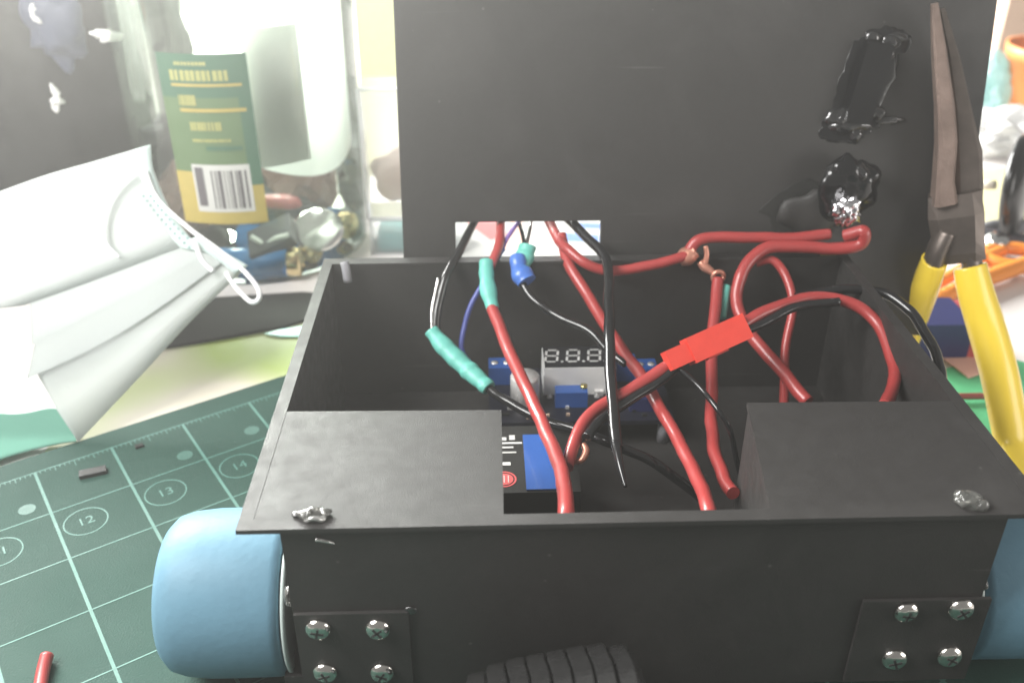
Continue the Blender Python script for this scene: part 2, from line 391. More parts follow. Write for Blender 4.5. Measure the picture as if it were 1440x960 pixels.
# motor covers, flush with the rim
def slab(bm, pts, z0, z1):
    lo = [bm.verts.new((x, y, z0)) for x, y in pts]; hi = [bm.verts.new((x, y, z1)) for x, y in pts]
    bm.faces.new(hi); bm.faces.new(lo[::-1])
    for k in range(4): bm.faces.new((lo[k], lo[(k + 1) % 4], hi[(k + 1) % 4], hi[k]))
def cover(pts, inner):
    bm = nb(); slab(bm, pts, RZ - 1.15, RZ - .1); cv = obj('motor_cover', bm, 'black', rob, bevel=.25)
    bm = nb(); slab(bm, inner, 11.6, RZ - 1.2); obj('cover_wall', bm, 'black', cv, bevel=.4)
cover([(-86.75, 3.65), (-31.9, 3.65), (-31.5, 44.6), (-86.75, 45.6)], [(-77.8, 5.2), (-32.4, 5.2), (-32.0, 44.1), (-77.8, 45.0)])
cover([(27.6, 3.65), (86.75, 3.65), (86.75, 45.2), (32.7, 46)], [(28.1, 5.2), (77.8, 5.2), (77.8, 44.7), (33.2, 45.5)])
# hot glue lumps on the rim
def lump(name, c, r, seed, m='glue', par=rob, amp=.35, fr=.5, sub=3):
    bm = nb(); blob(bm, c, *r, amp=amp, fr=fr, seed=seed, sub=sub); return obj(name, bm, m, par)
lump('glue_blob', (-73.6, 4.0, RZ + .6), (3.4, 2.0, 1.5), 1)
lump('glue_blob', (-74.4, 3.0, RZ + .9), (1.3, 1.3, 1.7), 2, 'glue')
lump('glue_blob', (-77.2, 4.6, RZ + .3), (1.6, 1.2, .7), 3, 'blackglue')
lump('glue_blob', (72.6, 3.8, RZ + .8), (3.6, 2.6, 1.8), 4)
lump('glue_blob', (71.0, 5.0, RZ + 1.2), (1.8, 1.6, 1.6), 5)
lump('glue_blob', (74.6, 2.2, RZ + .2), (1.6, 1.2, 1.8), 6)
for gx, gy in ((-73.4, 3.4), (72.2, 4.4)):
    bm = nb(); P = [Vector((gx + 2.1 * cos(t), gy + 1.5 * sin(t), RZ + .9 + .5 * sin(3 * t))) for t in [2 * pi * q / 14 for q in range(15)]]
    tube(bm, P, [.55 + .3 * random.random() for _ in P], 8, 2); obj('glue_glint_ring', bm, 'glintglue', rob)  # pale metallic ring models the white glints round the glue
    lump('glue_blob', (gx, gy, RZ + .35), (1.4, 1.2, 1.0), 9, 'blackglue')
bm = nb(); tube(bm, [Vector((-73.4, 1.2, RZ - 4)), Vector((-70.8, 1.5, RZ - 5)), Vector((-69.4, 1.6, RZ - 5.8))], [.5, .45, .2], 6, 4); obj('glue_thread', bm, 'glintglue', rob)
lump('glue_blob', (-53.6, 1.3, 37.2), (1.4, .5, 1.2), 7, 'blackglue')
# bracket plates and pan-head screws
bm = nb()
lathe(bm, [(0, 1.75), (1.3, 1.7), (2.3, 1.35), (2.95, .7), (3.1, .15), (3.05, 0)], (0, 0, 0), (0, -1, 0), 24)
for a in (0, pi / 2):
    obox(bm, (0, -1.62, 0), Vector((cos(a), 0, sin(a))), Vector((0, 1, 0)), Vector((-sin(a), 0, cos(a))), 1.5, .22, .28, 1)
bmesh.ops.recalc_face_normals(bm, faces=bm.faces)
screw_me = bpy.data.meshes.new('screw'); bm.to_mesh(screw_me); bm.free(); screw_me.transform(Matrix.Scale(S, 4))
screw_me.materials.append(M['chrome']); screw_me.materials.append(M['slotdark'])
def bracket(x0, x1, pts):
    br = obj('motor_bracket', B(x0, x1, .6, 1.55, 10, 37.2), 'black', rob, bevel=.3)
    for (u, v), t in zip(pts, (.2, .9, 1.2, .5)):
        p = py(u, v, 0); o = obj('screw', screw_me, None, br, loc=(p.x, .58, p.z), rot=(radians(random.uniform(-6, 6)), t, radians(random.uniform(-8, 8))))
        sc = random.uniform(.97, 1.05); o.scale = (sc, sc, sc)
    return br
bracket(-80.6, -54.2, [(447, 886), (531, 886), (457, 947), (537, 947)])
bracket(52.5, 83, [(1275, 862), (1352, 858), (1258, 928), (1336, 924)])
# wheels
def wheel(s):
    c = Vector((s * 85.5, 24.8, 21.5)); R_ = 21.3
    whl = obj('wheel', None or (lambda bm: (lathe(bm, [(R_ * .72, 1.0), (R_ * .93, 0.6), (R_ - .3, 1.2), (R_, 3), (R_ + .15, 12), (R_ + .1, 20), (R_ - .5, 26), (R_ - 1.6, 29.5), (R_ - 3.6, 31.4), (R_ - 6, 32), (R_ * .55, 32.1), (0, 31.6)], c, (s, 0, 0), 72), bm)[1])(nb()), 'bluewheel', rob)
    bm = nb(); lathe(bm, [(0, .2), (R_ * .2, .2), (R_ * .22, .6), (R_ * .74, .8), (R_ * .90, 0), (R_ * .985, 0.1), (R_ * .985, .9), (R_ * .9, 1.0)], c - Vector((s * 1.0, 0, 0)), (s, 0, 0), 56); obj('inner_rim', bm, 'hub', whl)
    bm = nb(); lathe(bm, [(0, -6), (1.6, -6), (1.6, 0), (0, 0)], c, (s, 0, 0), 16); obj('axle', bm, 'chrome', whl)
    lump('glue_blob', (s * 82.4, 5.5, 38.5), (1.2, 2.0, 2.4), 11 + s, 'glue')
wheel(-1); wheel(1)
# small pin under the back-left rim
bm = nb(); tube(bm, [py(484, 368, 132), py(487, 380, 131), py(489, 396, 130.5)], 1.5, 10, 3); obj('corner_pin', bm, 'greyp', rob)

# ---- lid, hinged up and leaning back 13 degrees
TH = radians(13); LY = 144.5
ln = Vector((0, -cos(TH), sin(TH)))            # towards the camera
lt = Vector((0, sin(TH), cos(TH)))
def lp(x, t, h=0.0): return Vector((x, LY, RZ)) + lt * t + ln * h      # lid surface: across x, up t, proud h
def lpx(u, v, h=0.0):
    d = ray(u, v); p0 = Vector((0, LY, RZ)) + ln * h; p = CAM + d * (ln.dot(p0 - CAM) / ln.dot(d)); return p
def lst(u, v): 
    p = lpx(u, v); return p.x, (p - Vector((0, LY, RZ))).dot(lt)
xl = lst(560, 180)[0]; xr = lst(1387, 120)[0]; s0 = lst(640, 313); s1 = lst(845, 313)
xs = [xl, s0[0], s1[0], 93.5, xr - 10, xr]; ys = [-34, -13.5, -3.5, s0[1], 14, 128]
NX = 6
def keep(i, j):
    if j == 0: return i == 3
    if i == 4 and j < 4: return False
    return not (i == 1 and j == 2)
V2, F = cells(xs, ys, keep)
F.append((2 * NX + 4, 4 * NX + 5, 4 * NX + 4, 3 * NX + 4))      # broken-off lower corner
bm = nb(); prism(bm, V2, F, 3.0, lambda a, b, h: lp(a, b, h - 3.0))
bmesh.ops.remove_doubles(bm, verts=bm.verts, dist=.001)
lid = obj('lid', bm, 'black', rob, bevel=.35)
# switch glued to the lid
def lidblob(name, u, v, r, seed, m='blackglue', amp=.4, fr=.35, h=.5):
    p = lpx(u, v, h); return lump(name, p, r, seed, m, lid, amp, fr, 3)
a, b = lpx(1236, 62, 2.5), lpx(1203, 172, 2.5); d = (b - a).normalized(); sd = d.cross(ln).normalized()
bm = nb(); obox(bm, (a + b) / 2, sd, d, ln, 4.4, (b - a).length / 2, 2.6); o = obj('switch', bm, 'blackgloss', lid, bevel=1.0)
for k, (u, v, r) in enumerate([(1228, 54, (3.0, 1.6, 2.2)), (1252, 60, (3.4, 1.8, 2.2)), (1240, 76, (4.8, 1.7, 2.0)), (1262, 52, (4, 1.0, 1.6)), (1182, 166, (5.5, 2.2, 3.4)), (1196, 178, (7, 2.0, 2.8)), (1232, 160, (3.6, 1.8, 2.4)), (1250, 170, (6, .9, 1.5)), (1205, 192, (2.8, 1.1, 2.6)), (1222, 120, (1.6, 1.0, 5.0))]):
    lidblob('glue_blob', u, v, r, 20 + k)
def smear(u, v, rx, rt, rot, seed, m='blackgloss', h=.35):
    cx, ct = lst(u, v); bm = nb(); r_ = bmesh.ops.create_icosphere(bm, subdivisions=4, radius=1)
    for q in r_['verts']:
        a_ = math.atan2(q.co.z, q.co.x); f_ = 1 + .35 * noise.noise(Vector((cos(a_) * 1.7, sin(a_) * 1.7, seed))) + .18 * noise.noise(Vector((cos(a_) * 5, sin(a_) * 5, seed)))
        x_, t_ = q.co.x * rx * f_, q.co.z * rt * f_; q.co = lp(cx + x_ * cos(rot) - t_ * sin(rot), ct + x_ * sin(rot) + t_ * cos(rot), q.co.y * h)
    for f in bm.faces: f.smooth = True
    obj('glue_shade_smear', bm, m, lid)
smear(1215, 118, 9.5, 17, -.28, 3.1); smear(1195, 178, 11, 5, .1, 5.2); smear(1150, 285, 20, 9, .35, 7.7, 'bracket', .3); smear(1245, 60, 8, 5, 0, 9.3)  # dark films for glue; the wedge by the jack paints in its shadow
# power jack bedded in black glue
p = lpx(1192, 262, 5); bm = nb(); blob(bm, p, 10.5, 6.5, 11, .35, .12, 4, 41); obj('glued_power_jack', bm, 'blackgloss', lid)
lidblob('glue_blob', 1135, 300, (10, 3.0, 9), 43, 'black', .4, .12, .5)
p = lpx(1190, 298, 12); bm = nb(); blob(bm, p, 4.6, 3.0, 5.2, .5, .8, 4, 42); obj('solder_foil', bm, 'foil', lid)
lidblob('glue_blob', 1210, 245, (3.0, 3, 4.5), 44, 'blackglue', .4, .3, 9)
p = py(1166, 364, 136); bm = nb(); obox(bm, p, Vector((1, 0, -.1)).normalized(), Vector((0, 1, 0)), Vector((.1, 0, 1)).normalized(), 3.6, .5, 1.8); obj('brass_terminal', bm, 'brass', lid, bevel=.3)

# ================================================================== WIRES
def W(*pts): return [py(u, v, y) for u, v, y in pts]
def wire(label, parts, group=None):
    """parts: (name, points, radius, material)"""
    if len(parts) == 1:
        n_, pts, r, m = parts[0]; bm = nb(); tube(bm, pts, r, 12, 10, jit=.06, wob=.8); return tag(obj('wire', bm, m), label, 'wire', group)
    allp = [p for q in parts for p in q[1]]; lo = min(allp, key=lambda p: p.z)
    t = thing('wire', label, 'wire', lo, group)
    for n_, pts, r, m in parts:
        hs = n_ in ('heat_shrink', 'blue_tape', 'tape_joint'); bm = nb(); tube(bm, pts, r, 14, 10, jit=.22 if hs else .06, wob=0 if hs else .5, flat=.85 if hs else 1); obj(n_, bm, m, t)
    return t
wire('black wire with a long teal sleeve, leftmost out of the lid slot', [
  ('insulation', W((680, 295, 158), (664, 318, 149), (648, 350, 138), (626, 392, 128), (615, 440, 121), (612, 470, 117)), 1.5, 'blackwire'),
  ('heat_shrink', W((607, 465, 117), (622, 484, 113), (648, 510, 107), (672, 532, 101), (688, 546, 97)), [2.5, 3.1, 3.3, 3.0, 2.5], 'teal'),
  ('insulation', W((684, 543, 98), (716, 566, 90), (770, 592, 80), (830, 610, 72), (880, 632, 66), (930, 656, 62), (985, 700, 60)), 1.5, 'blackwire')])
wire('thin grey bare wire running beside the leftmost black wire', [('wire', W((616, 392, 127), (609, 425, 122), (605, 468, 116)), .45, 'bare')])
wire('red wire with a short teal sleeve hanging from the lid slot', [
  ('insulation', W((703, 295, 158), (703, 320, 148), (702, 345, 138), (690, 375, 131)), 1.6, 'redwire'),
  ('heat_shrink', W((684, 367, 132), (684, 385, 128), (687, 410, 122), (693, 434, 117)), [2.2, 2.4, 2.5, 2.3], 'teal'),
  ('insulation', W((692, 430, 118), (706, 470, 107), (730, 525, 90), (760, 590, 68), (783, 645, 46), (794, 690, 27), (796, 730, 13), (795, 775, 10)), 2.0, 'redwire')])
wire('thin blue wire curving down behind the teal sleeved red wire', [
  ('insulation', W((738, 300, 156), (716, 330, 144), (706, 352, 138)), .8, 'violet'),
  ('insulation', W((708, 350, 138), (684, 390, 131), (664, 425, 127), (654, 460, 123), (650, 490, 119), (662, 512, 114)), .95, 'bluewire')])
wire('black wire with a teal and blue taped joint below the slot', [
  ('bare_lead', W((728, 300, 156), (734, 325, 146), (737, 352, 137)), .7, 'blackwire'),
  ('bare_lead', W((748, 300, 156), (744, 325, 146), (739, 352, 137)), .7, 'bare'),
  ('heat_shrink', W((742, 346, 137.5), (738, 360, 135), (734, 376, 132)), [3.0, 3.1, 2.6], 'teal'),
  ('blue_tape', W((728, 360, 133), (730, 378, 129), (741, 396, 125)), [2.2, 3.2, 3.3], 'bluetape'),
  ('insulation', W((733, 398, 125), (748, 420, 120), (790, 447, 113), (830, 468, 105), (856, 494, 99), (880, 512, 94)), 1.3, 'blackwire')])
wire('red wire from the slot to the taped joint and on to the jack', [
  ('insulation', W((768, 300, 158), (780, 326, 148), (797, 350, 137), (822, 370, 131), (860, 381, 130), (912, 373, 130), (966, 360, 131.5)), 1.75, 'redwire'),
  ('tape_joint', W((955, 366, 133), (966, 360, 133), (978, 352, 133)), [2.6, 3.6, 3.0], 'copper'),
  ('insulation', W((966, 358, 133), (984, 337, 134), (1040, 334, 134), (1110, 335, 134), (1168, 329, 135)), 1.9, 'redwire')])
wire('long red wire running from the slot down to the front rim', [('insulation', W((788, 330, 145), (800, 372, 134), (836, 432, 118), (872, 490, 100), (910, 545, 84), (950, 615, 60), (980, 672, 38), (995, 718, 18), (1002, 770, 10)), 1.9, 'redwire')])
wire('thick glossy black wire hanging in front of the display with a free tapering tip', [
  ('insulation', W((785, 292, 160), (810, 320, 148), (846, 354, 133), (854, 380, 123), (856, 440, 104), (858, 510, 84), (862, 580, 66), (867, 630, 54)), 1.75, 'blackwire'),
  ('bare_tip', W((866, 622, 55.5), (871, 650, 49), (880, 684, 42)), [1.5, 1.1, .5], 'blackwire')])
pw_ = wire('red and black pair joined by a red two-pin plug', [
  ('insulation', W((958, 500, 84), (920, 528, 80), (870, 556, 75), (832, 582, 69), (812, 612, 61), (797, 655, 50)), 1.9, 'redwire'),
  ('insulation', W((955, 512, 82), (925, 538, 78), (880, 566, 72), (846, 590, 66), (825, 615, 58)), 1.5, 'blackwire'),
  ('insulation', W((1040, 458, 93), (1080, 436, 98), (1140, 420, 103), (1195, 426, 102), (1234, 456, 95), (1256, 508, 82), (1256, 545, 70), (1243, 572, 58)), 1.9, 'redwire'),
  ('insulation', W((1045, 466, 91), (1085, 448, 95), (1120, 432, 98), (1180, 424, 100)), 1.4, 'blackwire'),
  ('lead', W((955, 518, 80), (985, 545, 74), (1010, 578, 66), (1028, 612, 62), (1040, 665, 60)), .8, 'blackwire')])
a, b = py(952, 502, 82), py(1047, 459, 92); d = (b - a).normalized(); up_ = (CAM - a).normalized(); sd = d.cross(up_).normalized(); up_ = sd.cross(d)
bm = nb(); obox(bm, a + d * ((b - a).length * .58), d, sd, up_, (b - a).length * .42, 4.0, 2.4); plg = obj('plug', bm, 'redconn', pw_, bevel=.6)
bm = nb(); obox(bm, a + d * 1.0, d, sd, up_, 4.6, 3.0, 1.9); obj('plug_tail', bm, 'redconn', plg, bevel=.5)
bm = nb(); obox(bm, a + d * ((b - a).length * .5) + sd * 4.1, d, sd, up_, 3.6, .5, 1.2); obj('latch', bm, 'redconn', plg, bevel=.3)
wire('red wire looping from the jack tip down to the right', [('insulation', W((1188, 330, 133), (1212, 324, 130), (1208, 342, 130), (1170, 350, 131), (1110, 347, 131), (1068, 354, 130), (1044, 380, 126), (1036, 418, 120), (1046, 456, 112), (1080, 500, 102), (1136, 565, 84)), 2.1, 'redwire')])
wire('dim red wire arching behind the red loop', [('insulation', W((1064, 370, 131), (1086, 366, 130), (1104, 385, 126), (1112, 420, 120), (1108, 470, 112), (1103, 530, 100), (1102, 575, 90)), 1.5, 'redwire')])
wire('red wire dropping straight down beside the right motor cover', [('insulation', W((1010, 392, 124), (1004, 440, 114), (1002, 500, 100), (1001, 570, 82), (1002, 625, 64), (1014, 668, 48), (1032, 694, 39)), 1.9, 'redwire')])
bm = nb()
c = py(1010, 389, 127)
pts = [c + Vector((cos(a), 0, sin(a))) * 1.9 for a in [2 * pi * k / 16 for k in range(17)]]; tube(bm, pts, .8, 8, 1)
tube(bm, W((1004, 384, 128), (992, 376, 130), (984, 368, 131)), [1.0, 1.7, 1.2], 8, 4); tube(bm, W((990, 378, 130), (994, 358, 131), (992, 346, 132)), [1.1, .9, .8], 8, 4)
tag(obj('ring_terminal', bm, 'copper'), 'copper coloured ring terminal beside the taped red joint', 'terminal')
bm = nb(); tube(bm, W((1022, 402, 124), (1017, 425, 120), (1016, 448, 116)), [1.6, 1.9, 1.2], 8, 4); tag(obj('wire_stub', bm, 'teal'), 'dark green stub of insulation beside the ring terminal', 'wire')
wire('black cable bowing over the right rim of the box', [('insulation', W((1120, 416, 112), (1175, 408, 114), (1230, 408, 112), (1275, 432, 104), (1308, 480, 90), (1323, 528, 74), (1326, 570, 56)), 1.6, 'blackwire')])
bm = nb(); tube(bm, W((820, 624, 58), (824, 634, 56), (818, 646, 54), (806, 650, 54)), [.9, 1.1, 1.0, .8], 8, 6); tag(obj('wire_stub', bm, 'copper'), 'small curled copper wire end beside the blue block', 'wire')

# ================================================================== CONVERTER BOARD WITH DISPLAY
PZ = 22.0
p0 = pz(684, 520, PZ); p1 = pz(936, 585, PZ)
cb = thing('voltage_converter_board', 'dark circuit board with a three-digit display on the box floor', 'circuit board', (0, 120, 11.6))
xa, xb, ya, yb = -34.5, 27, 98, 132
obj('board', B(xa, xb, ya, yb, PZ - 1.6, PZ), 'pcb', cb, bevel=.2)
for x in (xa + 3, xb - 3):
    for y in (ya + 3, yb - 3):
        bm = nb(); lathe(bm, [(0, 11.6), (2, 11.6), (2, PZ - 1.6), (0, PZ - 1.6)], (x, y, 0), (0, 0, 1), 12); obj('standoff', bm, 'greyp', cb)
dz = 33.5
a = pz(762, 487, dz); b = pz(866, 514, dz)
dx0, dx1, dy1, dy0 = a.x, b.x, a.y, b.y
ds = obj('display', B(dx0, dx1, dy0, dy1, PZ + .1, dz - .6), 'dispbody', cb, bevel=.3)
obj('display_face', B(dx0 + .2, dx1 - .2, dy0 + .2, dy1 - .2, dz - .55, dz), 'dispface', ds)
def digit(cx, cy, wd, hg, z):
    bm = nb(); t = .75; sl = .12
    def seg(x0, y0, x1, y1): 
        a_, b_ = Vector((cx + x0 + y0 * sl, cy + y0, z)), Vector((cx + x1 + y1 * sl, cy + y1, z)); strip_s(bm, a_, b_, t)
    def strip_s(bm, a_, b_, wd_):
        d_ = (b_ - a_).normalized(); n_ = Vector((-d_.y, d_.x, 0)) * wd_ / 2
        bm.faces.new([bm.verts.new(q) for q in (a_ - n_, b_ - n_, b_ + n_, a_ + n_)])
    w2, h2 = wd / 2, hg / 2
    for y in (-h2, 0, h2): seg(-w2 + .5, y, w2 - .5, y)
    for x in (-w2, w2): seg(x, .5, x, h2 - .5); seg(x, -h2 + .5, x, -.5)
    bm.faces.new([bm.verts.new((cx + w2 + 1.3 + .5 * cos(k), cy - h2 + .5 * sin(k), z)) for k in [2 * pi * q / 8 for q in range(8)]])
    obj('digit', bm, 'seg', ds)
for u in (776, 806, 836): 
    c = pz(u, 502, dz); digit(c.x, (dy0 + dy1) / 2 + .2, 4.0, 7.6, dz + .06)
# trimmer, capacitor, terminals
c = pz(803, 545, 28)
tr = obj('trimmer', B(c.x - 5.4, c.x + 5.4, c.y - 3.2, c.y + 1.6, PZ + .1, 28), 'bluepart', cb, bevel=.3)
bm = nb(); lathe(bm, [(0, 0), (1.2, 0), (1.2, 1.0), (0, 1.0)], (c.x + 4.3, c.y, 28), (0, 0, 1), 12); obj('trimmer_screw', bm, 'brass', tr)
c = pz(738, 524, 34)
bm = nb(); lathe(bm, [(0, 0), (4.9, 0), (4.9, 1.4), (4.6, 1.8), (4.9, 2.3), (4.9, 11), (4.5, 11.6), (0, 11.7)], (c.x, c.y - 1, PZ + .1), (0, 0, 1), 28); obj('capacitor', bm, 'alu', cb)
def term(u, v, wd, dep, m='bluepart'):
    c = pz(u, v, 29); t = obj('terminal_block', B(c.x - wd / 2, c.x + wd / 2, c.y - dep / 2, c.y + dep / 2, PZ + .1, 29), m, cb, bevel=.4)
    for k in (-1, 1):
        bm = nb(); lathe(bm, [(0, 0), (1.3, 0), (1.3, .25), (0, .3)], (c.x + k * wd / 4, c.y, 29), (0, 0, 1), 10); obj('terminal_screw', bm, 'alu', t)
term(704, 510, 8.5, 7); term(880, 505, 7, 7.5); term(908, 512, 7.5, 7.5)
c = pz(905, 552, 27); obj('inductor', B(c.x - 5, c.x + 5, c.y - 4, c.y + 4, PZ + .1, 27), 'navy', cb, bevel=.8)
random.seed(4)
for k in range(16):
    x_ = random.uniform(xa + 5, xb - 5); y_ = random.uniform(ya + 1.5, ya + 12); w_, d_ = random.choice(((1.6, .8), (.8, 1.6), (2.4, 1.4), (1.2, .7)))
    obj('surface_part', B(x_ - w_ / 2, x_ + w_ / 2, y_ - d_ / 2, y_ + d_ / 2, PZ + .05, PZ + .9), random.choice(('seg', 'bracket', 'tan', 'alu')), cb)
for k in range(6):
    x_ = dx0 + 2 + k * (dx1 - dx0 - 4) / 5; bm = nb(); lathe(bm, [(1.0, 0), (.9, .5), (.35, .8), (.3, 1.4), (0, 1.45)], (x_, dy0 - 1.3, PZ), (0, 0, 1), 10); obj('solder_joint', bm, 'alu', cb)
c = pz(868, 548, 24); obj('chip', B(c.x - 2.5, c.x + 2.5, c.y - 2, c.y + 2, PZ + .1, 24), 'bracket', cb)
c = pz(842, 548, 24); obj('chip', B(c.x - 1.5, c.x + 1.5, c.y - 1.2, c.y + 1.2, PZ + .1, 24), 'alu', cb)

# ---- battery pack with blue tape
bt = thing('battery_pack', 'black battery pack with a blue patch and small red round mark', 'battery', (-26, 60, 11.6))
obj('case', B(-60, -9.5, 47.2, 79, 11.6, 34), 'bracket', bt, bevel=.8)
a = pz(735, 612, 34.2); b = pz(787, 688, 34.2)
obj('blue_patch', B(a.x, b.x, b.y, a.y, 34.05, 34.5), 'bluepart', bt, bevel=.1)
c = pz(709, 673, 34.2); bm = nb()
for r0, r1 in ((0, 2.6), (3.0, 3.5)):
    for q in range(28):
        a0, a1 = 2 * pi * q / 28, 2 * pi * (q + 1) / 28
        ps = [(r0, a0), (r1, a0), (r1, a1), (r0, a1)] if r0 else [(0, 0), (r1, a0), (r1, a1)]
        bm.faces.new([bm.verts.new((c.x + r * cos(t), c.y + r * sin(t), 34.12)) for r, t in ps])
o = obj('round_mark', bm, 'redprint', bt)
for k in range(3):
    bm = nb(); box(bm, c.x - 1.2 + k * 1.2 - .15, c.x - 1.2 + k * 1.2 + .15, c.y - 1.6, c.y + 1.6, 34.13, 34.2); obj('mark_bar', bm, 'lab_w', o)
random.seed(5)
for u0, u1, v, hg in ((700, 712, 617, 1.6), (716, 724, 615, 2.4), (700, 734, 623, .9), (700, 722, 629, .8), (706, 726, 636, .7), (700, 718, 652, 1.5)):
    a = pz(u0, v, 34.1); b = pz(u1, v, 34.1)
    obj('printed_line', B(a.x, b.x, a.y - hg / 2, a.y + hg / 2, 34.08, 34.14), 'lab_w' if hg != 1.5 else 'seg', bt)

# ================================================================== RIBBED TYRE IN FRONT
tw = thing('spare_wheel', 'small black wheel with a ribbed rubber tyre against the front wall', 'wheel', (-19, -24, 0))
ax = Vector((cos(radians(6)), sin(radians(6)), sin(radians(7)))).normalized()
cw = Vector((-19.8, -25.2, 20.6)); Rw = 21.2
u_ = ax.orthogonal().normalized(); v_ = ax.cross(u_)
def ringmesh(bm, prof, zig, seg=88, nz_=11):
    R_ = []
    for r, h in prof:
        row = []
        for k in range(seg):
            t = 2 * pi * k / seg; ph = (k * nz_ / seg) % 1; tri = abs(ph * 2 - 1) * 2 - 1
            row.append(bm.verts.new(cw + ax * (h + zig * tri) + (u_ * cos(t) + v_ * sin(t)) * r))
        R_.append(row)
    for i in range(len(R_) - 1):
        for k in range(seg): bm.faces.new((R_[i][k], R_[i][(k + 1) % seg], R_[i + 1][(k + 1) % seg], R_[i + 1][k])).smooth = False
nr = 8; wid = 36.0; pw = wid / nr
bm = nb(); ringmesh(bm, [(8, -wid / 2), (15, -wid / 2 - .6), (19, -wid / 2), (19.4, 0), (19, wid / 2), (15, wid / 2 + .6), (8, wid / 2)], 0); obj('tyre_casing', bm, 'rubber', tw, smooth=True)
for k in range(nr):
    h0 = -wid / 2 + k * pw; ed = 1.0 - .07 * (abs(k - 3.5) / 3.5) ** 4
    bm = nb(); Rr = Rw * ed
    ringmesh(bm, [(18.9, h0 + .1), (Rr - .35, h0 + .2), (Rr, h0 + .55), (Rr, h0 + pw - .55), (Rr - .35, h0 + pw - .2), (18.9, h0 + pw - .1)], .14); obj('tread_rib', bm, 'rubber', tw)
for s in (-1, 1):
    bm = nb(); ringmesh(bm, [(0, s * (wid / 2 - 2)), (7.9, s * (wid / 2 - 2)), (8.2, s * (wid / 2 + .2)), (9, s * (wid / 2 + .2))], 0, 40); obj('hub_disc', bm, 'greyp', tw, smooth=True)
    for rr in (16.2, 17.8):
        bm = nb(); ringmesh(bm, [(rr - .5, s * (wid / 2 - .4)), (rr, s * (wid / 2 + 1.1)), (rr + .5, s * (wid / 2 - .4))], 0); obj('sidewall_ring', bm, 'rubber', tw, smooth=True)

# ================================================================== MAT DEBRIS
bm = nb(); tube(bm, [pz(66, 921, 2.2), pz(60, 945, 1.8), pz(55, 975, 1.8)], 1.75, 12, 5); tag(obj('wire_offcut', bm, 'redwire'), 'short red wire offcut lying on the mat at the bottom left', 'wire')
def chip(u, v, wd, dp, h, rz, label):
    c = pz(u, v, 0.1); bm = nb(); ax_ = Vector((cos(rz), sin(rz), 0)); obox(bm, c + Vector((0, 0, h / 2)), ax_, Vector((-ax_.y, ax_.x, 0)), Vector((0, 0, 1)), wd / 2, dp / 2, h / 2); tag(obj('plastic_scrap', bm, 'bracket', bevel=.2), label, 'scrap')
chip(131, 666, 8.6, 3.6, 1.4, .35, 'dark rectangular plastic scrap on the mat left of the numbered rings')
chip(196, 628, 2.8, 1.8, .8, .5, 'tiny dark crumb on the mat near its ruler edge')

# ================================================================== SHEETS ON THE TABLE
def sheet(name, pts, z, th, m, label, cat):
    bm = nb(); P = [pz(u, v, z) for u, v in pts]
    lo = [bm.verts.new(p) for p in P]; hi = [bm.verts.new(p + Vector((0, 0, th))) for p in P]
    bm.faces.new(hi); bm.faces.new(lo[::-1])
    for k in range(len(P)): bm.faces.new((lo[k], lo[(k + 1) % len(P)], hi[(k + 1) % len(P)], hi[k]))
    return tag(obj(name, bm, m), label, cat)
def gradient_sheet():
    m = bpy.data.materials.new('printed_sheet'); m.use_nodes = True; n = m.node_tree.nodes; L = m.node_tree.links; b = n['Principled BSDF']
    tc = n.new('ShaderNodeTexCoord'); nz = n.new('ShaderNodeTexNoise'); nz.inputs['Scale'].default_value = 14; nz.inputs['Detail'].default_value = 1.5
    rp = n.new('ShaderNodeValToRGB'); rp.color_ramp.elements[0].color = (.40, .50, .13, 1); rp.color_ramp.elements[0].position = .40
    rp.color_ramp.elements[1].color = (.66, .60, .50, 1); rp.color_ramp.elements[1].position = .58
    L.new(tc.outputs['Object'], nz.inputs[0]); L.new(nz.outputs['Fac'], rp.inputs[0]); L.new(rp.outputs[0], b.inputs['Base Color']); b.inputs['Roughness'].default_value = .5
    return m
M['print'] = gradient_sheet()
sheet('printed_sheet', [(60, 640), (120, 560), (215, 470), (455, 440), (520, 470), (420, 530)], TZ + .05, .35, 'print', 'yellow-green and cream printed sheet lying between mask and mat edge', 'sheet')
sheet('black_strip', [(225, 492), (255, 450), (290, 428), (300, 422), (425, 414), (470, 417), (470, 440), (400, 462), (300, 480)], TZ + .5, 1.5, 'charcoal', 'flat charcoal strip lying on the printed sheet beside the mask', 'strip')
sheet('green_scrap', [(372, 470), (395, 464), (455, 455), (455, 474), (395, 474)], TZ + .9, .5, 'tealp', 'small green paper scrap under the end of the charcoal strip', 'scrap')
sheet('green_card', [(1330, 520), (1400, 500), (1470, 520), (1470, 640), (1380, 640), (1335, 560)], TZ + .1, .8, 'greenp', 'bright green card on the table right of the box', 'card')
sheet('pink_card', [(1320, 500), (1352, 460), (1392, 470), (1396, 520), (1362, 532)], TZ + 1.2, .5, 'pinkp', 'peach coloured paper lying on the green card', 'paper')
bm = nb(); tube(bm, [pz(1330, 557, 1.0), pz(1365, 557, 1.0), pz(1425, 556, 1.0)], 1.3, 8, 3); tag(obj('stick', bm, 'darkred'), 'thin dark red stick lying across the green card', 'stick')

